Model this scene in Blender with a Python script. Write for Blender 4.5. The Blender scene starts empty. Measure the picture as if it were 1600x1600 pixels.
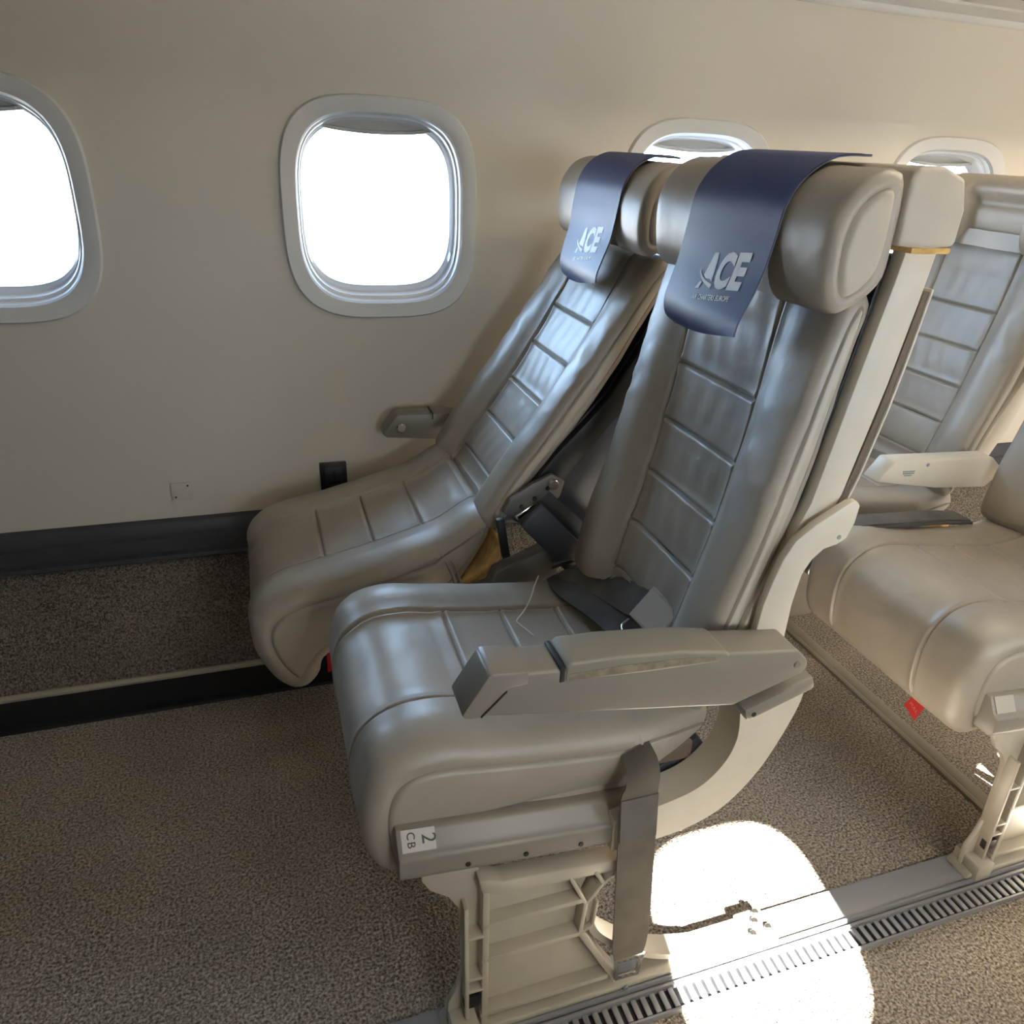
import bpy, bmesh, math, random
import numpy as np
from mathutils import Vector, Matrix, noise as mnoise

random.seed(7)
scene = bpy.context.scene
COL = scene.collection

# ------------------------------------------------------------------ camera
cam_d = bpy.data.cameras.new('camera')
cam = bpy.data.objects.new('camera', cam_d)
COL.objects.link(cam)
FPX = 1231.09
cam_d.sensor_width = 36.0
cam_d.lens = 36.0 * FPX / 1600.0
cam_d.shift_x = -56.0 / 1600.0
cam_d.clip_start = 0.02
AX = Vector((0.94217223, -0.09645925, 0.3209472))
AY = Vector((-0.33118437, -0.41449686, 0.84764926))
AZ = Vector((0.05126799, -0.90492429, -0.42247322))
rgt = Vector((AX.x, AY.x, AZ.x)); dwn = Vector((AX.y, AY.y, AZ.y)); fwd = Vector((AX.z, AY.z, AZ.z))
m = Matrix(((rgt.x, -dwn.x, -fwd.x, 0.0), (rgt.y, -dwn.y, -fwd.y, 0.0), (rgt.z, -dwn.z, -fwd.z, 1.11), (0, 0, 0, 1)))
cam.matrix_world = m
scene.camera = cam

# ------------------------------------------------------------------ world, sun, exposure
world = bpy.data.worlds.new('sky')
scene.world = world
world.use_nodes = True
bg = world.node_tree.nodes['Background']
SUN_DIR = Vector((0.17, 1.0, -0.78)).normalized()      # the way the light travels
SKY, GLOW = 21.0, 34.0
wn = world.node_tree
# hazy sky: even blue-white, brightening broadly towards the sun
_tc = wn.nodes.new('ShaderNodeTexCoord')
_dot = wn.nodes.new('ShaderNodeVectorMath'); _dot.operation = 'DOT_PRODUCT'
_dot.inputs[1].default_value = -SUN_DIR
wn.links.new(_tc.outputs['Generated'], _dot.inputs[0])
_mx = wn.nodes.new('ShaderNodeMath'); _mx.operation = 'MAXIMUM'; _mx.inputs[1].default_value = 0.0
wn.links.new(_dot.outputs['Value'], _mx.inputs[0])
_pw = wn.nodes.new('ShaderNodeMath'); _pw.operation = 'POWER'; _pw.inputs[1].default_value = 5.0
wn.links.new(_mx.outputs[0], _pw.inputs[0])
_mc = wn.nodes.new('ShaderNodeMix'); _mc.data_type = 'RGBA'
_mc.inputs[6].default_value = (0.52 * SKY, 0.76 * SKY, 1.06 * SKY, 1)
_mc.inputs[7].default_value = (1.0 * GLOW, 0.93 * GLOW, 0.80 * GLOW, 1)
wn.links.new(_pw.outputs[0], _mc.inputs[0])
wn.links.new(_mc.outputs[2], bg.inputs[0])
bg.inputs[1].default_value = 1.0
sun_d = bpy.data.lights.new('sun', 'SUN')
sun_d.energy = 260.0
sun_d.angle = math.radians(0.6)
sun_d.color = (1.0, 0.93, 0.82)
sun = bpy.data.objects.new('sun', sun_d)
COL.objects.link(sun)
sun.rotation_euler = SUN_DIR.to_track_quat('-Z', 'Y').to_euler()
sun.location = (-0.5, -4, 5)
vs = scene.view_settings
vs.view_transform = 'Standard'
vs.look = 'None'
vs.gamma = 1.0
vs.use_curve_mapping = False
vs.exposure = -0.08
try:
    scene.cycles.use_denoising = True
    scene.cycles.max_bounces = 10
    scene.cycles.diffuse_bounces = 6
    scene.cycles.transparent_max_bounces = 12
    scene.cycles.caustics_reflective = False
    scene.cycles.caustics_refractive = False
    scene.cycles.sample_clamp_indirect = 12.0
except Exception:
    pass

# ------------------------------------------------------------------ materials
def mat(name, col, rough=0.5, metal=0.0, spec=0.5, bump=None, vary=None, coat=0.0, emit=None, detail=None):
    """bump=(scale, strength, distance)  vary=(scale, amount)  detail=(colour, scale, contrast)"""
    mt = bpy.data.materials.new(name)
    mt.use_nodes = True
    nt = mt.node_tree
    b = nt.nodes['Principled BSDF']
    b.inputs['Base Color'].default_value = (*col, 1)
    b.inputs['Roughness'].default_value = rough
    b.inputs['Metallic'].default_value = metal
    b.inputs['Specular IOR Level'].default_value = spec
    b.inputs['Coat Weight'].default_value = coat
    if emit:
        b.inputs['Emission Color'].default_value = (*emit[0], 1)
        b.inputs['Emission Strength'].default_value = emit[1]
    tc = nt.nodes.new('ShaderNodeTexCoord')
    if vary or detail:
        n = nt.nodes.new('ShaderNodeTexNoise')
        n.inputs['Scale'].default_value = (vary or (detail[1],))[0]
        n.inputs['Detail'].default_value = 3
        nt.links.new(tc.outputs['Object'], n.inputs['Vector'])
        r = nt.nodes.new('ShaderNodeValToRGB')
        if detail:
            c2, _, k = detail
            r.color_ramp.elements[0].position = 0.5 - k
            r.color_ramp.elements[1].position = 0.5 + k
            r.color_ramp.elements[0].color = (*c2, 1)
            r.color_ramp.elements[1].color = (*col, 1)
        else:
            a = vary[1]
            r.color_ramp.elements[0].position = 0.3
            r.color_ramp.elements[1].position = 0.7
            r.color_ramp.elements[0].color = (*[c * (1 - a) for c in col], 1)
            r.color_ramp.elements[1].color = (*[min(1, c * (1 + a)) for c in col], 1)
        nt.links.new(n.outputs['Fac'], r.inputs['Fac'])
        nt.links.new(r.outputs['Color'], b.inputs['Base Color'])
    if bump:
        n = nt.nodes.new('ShaderNodeTexNoise')
        n.inputs['Scale'].default_value = bump[0]
        n.inputs['Detail'].default_value = 4
        nt.links.new(tc.outputs['Object'], n.inputs['Vector'])
        bp = nt.nodes.new('ShaderNodeBump')
        bp.inputs['Strength'].default_value = bump[1]
        bp.inputs['Distance'].default_value = bump[2]
        nt.links.new(n.outputs['Fac'], bp.inputs['Height'])
        nt.links.new(bp.outputs['Normal'], b.inputs['Normal'])
    return mt

def leather(name, col, rough):
    mt = bpy.data.materials.new(name)
    mt.use_nodes = True
    nt = mt.node_tree
    b = nt.nodes['Principled BSDF']
    b.inputs['Specular IOR Level'].default_value = 0.55
    tc = nt.nodes.new('ShaderNodeTexCoord')
    def nz(scale, det):
        n = nt.nodes.new('ShaderNodeTexNoise')
        n.inputs['Scale'].default_value = scale
        n.inputs['Detail'].default_value = det
        nt.links.new(tc.outputs['Object'], n.inputs['Vector'])
        return n
    v = nz(7.0, 4)
    r = nt.nodes.new('ShaderNodeValToRGB')
    r.color_ramp.elements[0].position = 0.3; r.color_ramp.elements[1].position = 0.7
    r.color_ramp.elements[0].color = (*[c * 0.88 for c in col], 1)
    r.color_ramp.elements[1].color = (*[c * 1.1 for c in col], 1)
    nt.links.new(v.outputs['Fac'], r.inputs['Fac'])
    nt.links.new(r.outputs['Color'], b.inputs['Base Color'])
    rr = nt.nodes.new('ShaderNodeMapRange')
    rr.inputs['To Min'].default_value = rough - 0.06
    rr.inputs['To Max'].default_value = rough + 0.08
    w = nz(30.0, 5)
    nt.links.new(w.outputs['Fac'], rr.inputs['Value'])
    nt.links.new(rr.outputs['Result'], b.inputs['Roughness'])
    g = nz(650.0, 2)
    b1 = nt.nodes.new('ShaderNodeBump'); b1.inputs['Strength'].default_value = 0.12; b1.inputs['Distance'].default_value = 0.001
    nt.links.new(g.outputs['Fac'], b1.inputs['Height'])
    k = nz(22.0, 3)
    b2 = nt.nodes.new('ShaderNodeBump'); b2.inputs['Strength'].default_value = 0.22; b2.inputs['Distance'].default_value = 0.006
    nt.links.new(k.outputs['Fac'], b2.inputs['Height'])
    nt.links.new(b1.outputs['Normal'], b2.inputs['Normal'])
    nt.links.new(b2.outputs['Normal'], b.inputs['Normal'])
    return mt

def carpet(name, c1, c2):
    mt = bpy.data.materials.new(name)
    mt.use_nodes = True
    nt = mt.node_tree
    b = nt.nodes['Principled BSDF']
    b.inputs['Roughness'].default_value = 1.0
    b.inputs['Specular IOR Level'].default_value = 0.05
    tc = nt.nodes.new('ShaderNodeTexCoord')
    n = nt.nodes.new('ShaderNodeTexNoise'); n.inputs['Scale'].default_value = 230; n.inputs['Detail'].default_value = 2; n.inputs['Roughness'].default_value = 0.6
    n2 = nt.nodes.new('ShaderNodeTexNoise'); n2.inputs['Scale'].default_value = 5; n2.inputs['Detail'].default_value = 3
    nt.links.new(tc.outputs['Object'], n.inputs['Vector']); nt.links.new(tc.outputs['Object'], n2.inputs['Vector'])
    r = nt.nodes.new('ShaderNodeValToRGB')
    r.color_ramp.elements[0].position = 0.34; r.color_ramp.elements[1].position = 0.66
    r.color_ramp.elements[0].color = (*c1, 1); r.color_ramp.elements[1].color = (*c2, 1)
    nt.links.new(n.outputs['Fac'], r.inputs['Fac'])
    mx = nt.nodes.new('ShaderNodeMix'); mx.data_type = 'RGBA'; mx.blend_type = 'MULTIPLY'
    mx.inputs[0].default_value = 0.5
    nt.links.new(r.outputs['Color'], mx.inputs[6])
    r2 = nt.nodes.new('ShaderNodeValToRGB')
    r2.color_ramp.elements[0].position = 0.3; r2.color_ramp.elements[0].color = (0.7, 0.7, 0.7, 1)
    r2.color_ramp.elements[1].position = 0.65
    nt.links.new(n2.outputs['Fac'], r2.inputs['Fac']); nt.links.new(r2.outputs['Color'], mx.inputs[7])
    nt.links.new(mx.outputs[2], b.inputs['Base Color'])
    v = nt.nodes.new('ShaderNodeTexVoronoi'); v.inputs['Scale'].default_value = 260
    nt.links.new(tc.outputs['Object'], v.inputs['Vector'])
    bp = nt.nodes.new('ShaderNodeBump'); bp.inputs['Strength'].default_value = 0.8; bp.inputs['Distance'].default_value = 0.004
    nt.links.new(v.outputs['Distance'], bp.inputs['Height'])
    nt.links.new(bp.outputs['Normal'], b.inputs['Normal'])
    return mt

def glass(name):
    mt = bpy.data.materials.new(name)
    mt.use_nodes = True
    nt = mt.node_tree
    for n in list(nt.nodes):
        nt.nodes.remove(n)
    o = nt.nodes.new('ShaderNodeOutputMaterial')
    t = nt.nodes.new('ShaderNodeBsdfTransparent'); t.inputs[0].default_value = (0.96, 0.98, 1, 1)
    g = nt.nodes.new('ShaderNodeBsdfGlossy'); g.inputs['Roughness'].default_value = 0.02
    fr = nt.nodes.new('ShaderNodeFresnel'); fr.inputs[0].default_value = 1.35
    mx = nt.nodes.new('ShaderNodeMixShader')
    nt.links.new(fr.outputs[0], mx.inputs[0]); nt.links.new(t.outputs[0], mx.inputs[1]); nt.links.new(g.outputs[0], mx.inputs[2])
    nt.links.new(mx.outputs[0], o.inputs[0])
    return mt

def webbing(name, col, scale=1900):
    mt = mat(name, col, 0.75, spec=0.2, vary=(14, 0.25))
    nt = mt.node_tree
    b = nt.nodes['Principled BSDF']
    tc = nt.nodes.new('ShaderNodeTexCoord')
    w = nt.nodes.new('ShaderNodeTexWave'); w.inputs['Scale'].default_value = scale / 6.28; w.inputs['Distortion'].default_value = 1.5
    w.bands_direction = 'DIAGONAL'
    nt.links.new(tc.outputs['Object'], w.inputs['Vector'])
    bp = nt.nodes.new('ShaderNodeBump'); bp.inputs['Strength'].default_value = 0.5; bp.inputs['Distance'].default_value = 0.001
    nt.links.new(w.outputs['Fac'], bp.inputs['Height']); nt.links.new(bp.outputs['Normal'], b.inputs['Normal'])
    return mt

M = {
    'leather': leather('grey_leather', (0.345, 0.305, 0.25), 0.40),
    'lit_side_leather': leather('lit_side_leather', (0.47, 0.425, 0.35), 0.5),  # cream side leather, lightened further for the light it faces
    'wall': mat('beige_laminate', (0.60, 0.545, 0.455), 0.45, spec=0.4, bump=(240, 0.05, 0.001)),
    'trim_plastic': mat('window_surround_plastic', (0.62, 0.61, 0.58), 0.4),
    'reveal': mat('window_reveal_plastic', (0.86, 0.88, 0.90), 0.35),
    'shade': mat('window_shade', (0.45, 0.44, 0.41), 0.5),
    'glass': glass('window_glass'),
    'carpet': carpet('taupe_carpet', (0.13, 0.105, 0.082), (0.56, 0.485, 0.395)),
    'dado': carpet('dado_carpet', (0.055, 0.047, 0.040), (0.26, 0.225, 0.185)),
    'dark_trim': mat('dark_grey_trim', (0.045, 0.047, 0.055), 0.32),
    'black': mat('black_rubber', (0.008, 0.008, 0.009), 0.5),
    'black_plastic': mat('black_plastic', (0.016, 0.015, 0.015), 0.4),
    'arm': mat('taupe_armrest_plastic', (0.215, 0.19, 0.158), 0.38, bump=(500, 0.06, 0.0006)),
    'arm_pad': mat('armrest_pad', (0.21, 0.19, 0.15), 0.45, bump=(120, 0.1, 0.001)),
    'cream': mat('cream_painted_metal', (0.60, 0.545, 0.445), 0.42, vary=(20, 0.04)),
    'leg': mat('cream_cast_metal', (0.44, 0.395, 0.315), 0.36, spec=0.6, vary=(18, 0.06)),
    'rail': mat('rail_plastic', (0.235, 0.21, 0.175), 0.42),
    'alu': mat('aluminium', (0.62, 0.62, 0.60), 0.3, metal=0.9, vary=(60, 0.1)),
    'track': mat('track_grey', (0.30, 0.30, 0.31), 0.4, metal=0.3),
    'steel': mat('polished_steel', (0.75, 0.72, 0.66), 0.22, metal=1.0),
    'dull_steel': mat('dull_steel', (0.16, 0.15, 0.14), 0.5, metal=0.6),
    'navy': mat('navy_vinyl', (0.018, 0.034, 0.125), 0.48, spec=0.42, bump=(900, 0.15, 0.0008)),
    'cover_back': mat('cover_lining_grey', (0.22, 0.21, 0.20), 0.7),
    'white_print': mat('white_print', (0.93, 0.94, 0.94), 0.5),
    'black_print': mat('black_print', (0.012, 0.012, 0.012), 0.5),
    'plate': mat('pale_plate', (0.40, 0.37, 0.32), 0.4),
    'belt': webbing('grey_belt_webbing', (0.13, 0.122, 0.11)),
    'belt_dark': webbing('dark_belt_webbing', (0.10, 0.10, 0.102)),
    'belt_tan': webbing('worn_belt_webbing', (0.15, 0.132, 0.105)),
    'buckle': mat('buckle_grey', (0.66, 0.65, 0.62), 0.28, metal=0.2),
    'foam': mat('yellow_foam', (0.62, 0.40, 0.14), 0.9, bump=(180, 0.6, 0.004), vary=(60, 0.2)),
    'red': mat('red_tag', (0.50, 0.012, 0.012), 0.55),
    'tag_print': mat('faded_tag_print', (0.55, 0.20, 0.22), 0.6),
    'thread': mat('white_thread', (0.75, 0.70, 0.60), 0.8),
    'dark_shell': mat('dark_seat_shell', (0.030, 0.032, 0.040), 0.45),
    'scuff': mat('worn_armrest_edge', (0.25, 0.205, 0.14), 0.6, detail=((0.15, 0.12, 0.085), 90, 0.12)),
    'brown': mat('brown_pocket_edge', (0.14, 0.105, 0.075), 0.8, bump=(300, 0.4, 0.002)),
    'grey_shroud': mat('grey_shroud', (0.19, 0.185, 0.18), 0.4),
    'ceiling': mat('ceiling_panel', (0.60, 0.57, 0.52), 0.5),
    'curtain': mat('forward_bulkhead_fabric', (0.07, 0.075, 0.09), 0.9),  # invented dark finish for the unseen front wall, cuts bounced light
    'strip': mat('beige_carpet_strip', (0.34, 0.30, 0.23), 0.6),
    'lamp_off': mat('lamp_lens_off', (0.8, 0.78, 0.72), 0.4),
    'lamp_mid': mat('lamp_lens_dim', (0.9, 0.88, 0.8), 0.4, emit=((1.0, 0.86, 0.66), 26.0)),
    'lamp': mat('lamp_lens', (0.9, 0.88, 0.8), 0.4, emit=((1.0, 0.86, 0.66), 60.0)),
    'concrete': mat('apron_concrete', (0.42, 0.41, 0.39), 0.9, vary=(0.3, 0.1)),
    'fuselage': mat('fuselage_skin', (0.6, 0.6, 0.6), 0.4),
}

# ------------------------------------------------------------------ helpers
BASE = {}

def tag(o, label=None, cat=None, group=None, kind=None):
    if label: o['label'] = label
    if cat: o['category'] = cat
    if group: o['group'] = group
    if kind: o['kind'] = kind
    return o

def thing(name, label, cat, loc, group=None):
    o = bpy.data.objects.new(name, None)
    o.empty_display_size = 0.1
    COL.objects.link(o)
    o.location = loc
    BASE[o.name] = Vector(loc)
    return tag(o, label, cat, group)

def root_base(p):
    while p is not None:
        if p.name in BASE:
            return BASE[p.name]
        p = p.parent
    return Vector((0, 0, 0))

def mk(name, verts, faces, material, parent=None, smooth=True, angle=35, base=None):
    """verts in world space; stored relative to the thing's base"""
    b = root_base(parent) if base is None else Vector(base)
    me = bpy.data.meshes.new(name)
    V = np.asarray(verts, dtype=float) - np.array(b)[None, :]
    me.from_pydata(V.tolist(), [], faces)
    me.validate(clean_customdata=False)
    bm = bmesh.new(); bm.from_mesh(me)
    bmesh.ops.recalc_face_normals(bm, faces=bm.faces)
    bm.to_mesh(me); bm.free()
    if smooth:
        me.polygons.foreach_set('use_smooth', [True] * len(me.polygons))
        me.set_sharp_from_angle(angle=math.radians(angle))
    mats = material if isinstance(material, (list, tuple)) else [material]
    for x in mats:
        me.materials.append(M[x])
    o = bpy.data.objects.new(name, me)
    COL.objects.link(o)
    if parent is not None:
        o.parent = parent
    elif base is not None:
        o.location = base
    return o

def bm_obj(name, bm, material, parent=None, angle=35, base=None):
    bm.verts.ensure_lookup_table()
    vs_ = [tuple(v.co) for v in bm.verts]
    for i, v in enumerate(bm.verts): v.index = i
    fs = [[v.index for v in f.verts] for f in bm.faces]
    bm.free()
    return mk(name, vs_, fs, material, parent, True, angle, base)

def prism(name, poly, y0, y1, material, parent=None, bev=0.003, axis='Y', seg=2, base=None, holes=None):
    """extrude an outline in XZ along Y (axis 'Y'), in YZ along X ('X') or in XY along Z ('Z')"""
    bm = bmesh.new()
    def P(a, b, c):
        return {'Y': (a, c, b), 'X': (c, a, b), 'Z': (a, b, c)}[axis]
    lo = [bm.verts.new(P(a, b, y0)) for a, b in poly]
    hi = [bm.verts.new(P(a, b, y1)) for a, b in poly]
    n = len(poly)
    bm.faces.new(lo); bm.faces.new(list(reversed(hi)))
    for i in range(n):
        j = (i + 1) % n
        bm.faces.new((lo[i], hi[i], hi[j], lo[j]))
    bmesh.ops.recalc_face_normals(bm, faces=bm.faces)
    if bev > 0:
        es = [e for e in bm.edges if len(e.link_faces) == 2 and e.calc_face_angle(0) > math.radians(25)]
        bmesh.ops.bevel(bm, geom=es, offset=bev, segments=seg, profile=0.5, affect='EDGES', clamp_overlap=True)
    return bm_obj(name, bm, material, parent, 40, base)

def box(name, lo, hi, material, parent=None, bev=0.002, base=None):
    return prism(name, [(lo[0], lo[2]), (hi[0], lo[2]), (hi[0], hi[2]), (lo[0], hi[2])], lo[1], hi[1], material, parent, bev, 'Y', 2, base)

def bar(name, p, q, w, d, material, parent=None, bev=0.002, up=(0, 1, 0)):
    """rectangular bar from p to q, w across (perpendicular to up and direction), d along up"""
    p = Vector(p); q = Vector(q); u = Vector(up).normalized()
    t = (q - p).normalized(); s = t.cross(u).normalized(); u = s.cross(t).normalized()
    bm = bmesh.new()
    vs_ = []
    for c in (p, q):
        for a, b in ((-1, -1), (1, -1), (1, 1), (-1, 1)):
            vs_.append(bm.verts.new(c + s * (a * w / 2) + u * (b * d / 2)))
    for f in ((3, 2, 1, 0), (4, 5, 6, 7), (0, 1, 5, 4), (1, 2, 6, 5), (2, 3, 7, 6), (3, 0, 4, 7)):
        bm.faces.new([vs_[i] for i in f])
    if bev > 0:
        bmesh.ops.bevel(bm, geom=list(bm.edges), offset=bev, segments=2, profile=0.5, affect='EDGES', clamp_overlap=True)
    return bm_obj(name, bm, material, parent, 40)

def catmull(pts, n_per=12, closed=False):
    P = [np.array(p, float) for p in pts]
    n = len(P)
    out = []
    rng = range(n) if closed else range(n - 1)
    for i in rng:
        if closed:
            p0, p1, p2, p3 = P[(i - 1) % n], P[i], P[(i + 1) % n], P[(i + 2) % n]
        else:
            p0 = P[i - 1] if i > 0 else 2 * P[0] - P[1]
            p1, p2 = P[i], P[i + 1]
            p3 = P[i + 2] if i + 2 < n else 2 * P[-1] - P[-2]
        for k in range(n_per):
            t = k / n_per
            out.append(0.5 * ((2 * p1) + (-p0 + p2) * t + (2 * p0 - 5 * p1 + 4 * p2 - p3) * t * t + (-p0 + 3 * p1 - 3 * p2 + p3) * t ** 3))
    if not closed:
        out.append(P[-1])
    return np.array(out)

def tube(name, pts, r, material, parent=None, n=10, smooth_path=True, base=None, closed=False):
    C = catmull(pts, 8, closed) if smooth_path else np.array(pts, float)
    vs_, fs = [], []
    prev = None
    m_ = len(C)
    for i in range(m_):
        if closed:
            t = C[(i + 1) % m_] - C[i - 1]
        else:
            t = C[min(i + 1, m_ - 1)] - C[max(i - 1, 0)]
        t = Vector(t).normalized()
        a = prev if prev is not None else (Vector((0, 0, 1)) if abs(t.z) < 0.9 else Vector((1, 0, 0)))
        s = (a - t * a.dot(t)).normalized(); u = t.cross(s)
        prev = s
        for k in range(n):
            an = 2 * math.pi * k / n
            vs_.append(tuple(Vector(C[i]) + s * (r * math.cos(an)) + u * (r * math.sin(an))))
    for i in range(m_ if closed else m_ - 1):
        i2 = (i + 1) % m_
        for k in range(n):
            fs.append((i * n + k, i * n + (k + 1) % n, i2 * n + (k + 1) % n, i2 * n + k))
    if not closed:
        fs.append(tuple(reversed(range(n)))); fs.append(tuple(range((m_ - 1) * n, m_ * n)))
    return mk(name, vs_, fs, material, parent, True, 50, base)

def cyl(name, c, axis, r, h, material, parent=None, n=20, bev=0.0008, base=None):
    ax = Vector(axis).normalized()
    a = Vector((0, 0, 1)) if abs(ax.z) < 0.9 else Vector((1, 0, 0))
    s = (a - ax * a.dot(ax)).normalized(); u = ax.cross(s)
    c = Vector(c)
    vs_, fs = [], []
    rings = [(0, r), (h - bev, r), (h, r - bev)]
    for hh, rr in rings:
        for k in range(n):
            an = 2 * math.pi * k / n
            vs_.append(tuple(c + ax * hh + s * rr * math.cos(an) + u * rr * math.sin(an)))
    for i in range(len(rings) - 1):
        for k in range(n):
            fs.append((i * n + k, i * n + (k + 1) % n, (i + 1) * n + (k + 1) % n, (i + 1) * n + k))
    fs.append(tuple(reversed(range(n)))); fs.append(tuple(range((len(rings) - 1) * n, len(rings) * n)))
    return mk(name, vs_, fs, material, parent, True, 40, base)

def ribbon(name, pts, sides, thick, material, parent=None, smooth_path=True, nw=6, crown=0.0):
    """strip along pts; sides = vectors (full width) at each point; real thickness"""
    n_per = 8
    C = catmull(pts, n_per) if smooth_path else np.array(pts, float)
    S = catmull(sides, n_per) if smooth_path else np.array(sides, float)
    top, bot = [], []
    m_ = len(C)
    for i in range(m_):
        t = Vector(C[min(i + 1, m_ - 1)] - C[max(i - 1, 0)]).normalized()
        s = Vector(S[i]); nrm = t.cross(s).normalized()
        rt, rb = [], []
        for k in range(nw + 1):
            a = k / nw - 0.5
            p = Vector(C[i]) + s * a + nrm * (crown * (0.25 - a * a) * 4)
            rt.append(tuple(p + nrm * thick / 2)); rb.append(tuple(p - nrm * thick / 2))
        top.append(rt); bot.append(rb)
    vs_ = [p for r in top for p in r] + [p for r in bot for p in r]
    w = nw + 1; o = m_ * w
    fs = []
    for i in range(m_ - 1):
        for k in range(nw):
            a, b, c, d = i * w + k, i * w + k + 1, (i + 1) * w + k + 1, (i + 1) * w + k
            fs.append((a, b, c, d)); fs.append((o + d, o + c, o + b, o + a))
        fs.append((i * w, (i + 1) * w, o + (i + 1) * w, o + i * w))
        fs.append((i * w + nw, o + i * w + nw, o + (i + 1) * w + nw, (i + 1) * w + nw))
    for k in range(nw):
        fs.append((k, o + k, o + k + 1, k + 1))
        e = (m_ - 1) * w
        fs.append((e + k, e + k + 1, o + e + k + 1, o + e + k))
    return mk(name, vs_, fs, material, parent, True, 50)

def text_mesh(s, size, bold=0.0, shear=0.0, sub=2):
    cu = bpy.data.curves.new('lettering', 'FONT')
    cu.body = s; cu.size = size; cu.offset = bold; cu.shear = shear
    cu.resolution_u = 4
    to = bpy.data.objects.new('lettering', cu)
    COL.objects.link(to)
    dg = bpy.context.evaluated_depsgraph_get()
    me = bpy.data.meshes.new_from_object(to.evaluated_get(dg))
    bpy.data.objects.remove(to); bpy.data.curves.remove(cu)
    bm = bmesh.new(); bm.from_mesh(me)
    bmesh.ops.triangulate(bm, faces=bm.faces)
    if sub: bmesh.ops.subdivide_edges(bm, edges=bm.edges, cuts=sub, use_grid_fill=True)
    for i, v in enumerate(bm.verts): v.index = i
    vs_ = [(v.co.x, v.co.y) for v in bm.verts]
    fs = [[v.index for v in f.verts] for f in bm.faces]
    bm.free(); bpy.data.meshes.remove(me)
    a = np.array(vs_)
    return a, fs

def sstep(x):
    x = np.clip(x, 0, 1)
    return x * x * (3 - 2 * x)

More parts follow.
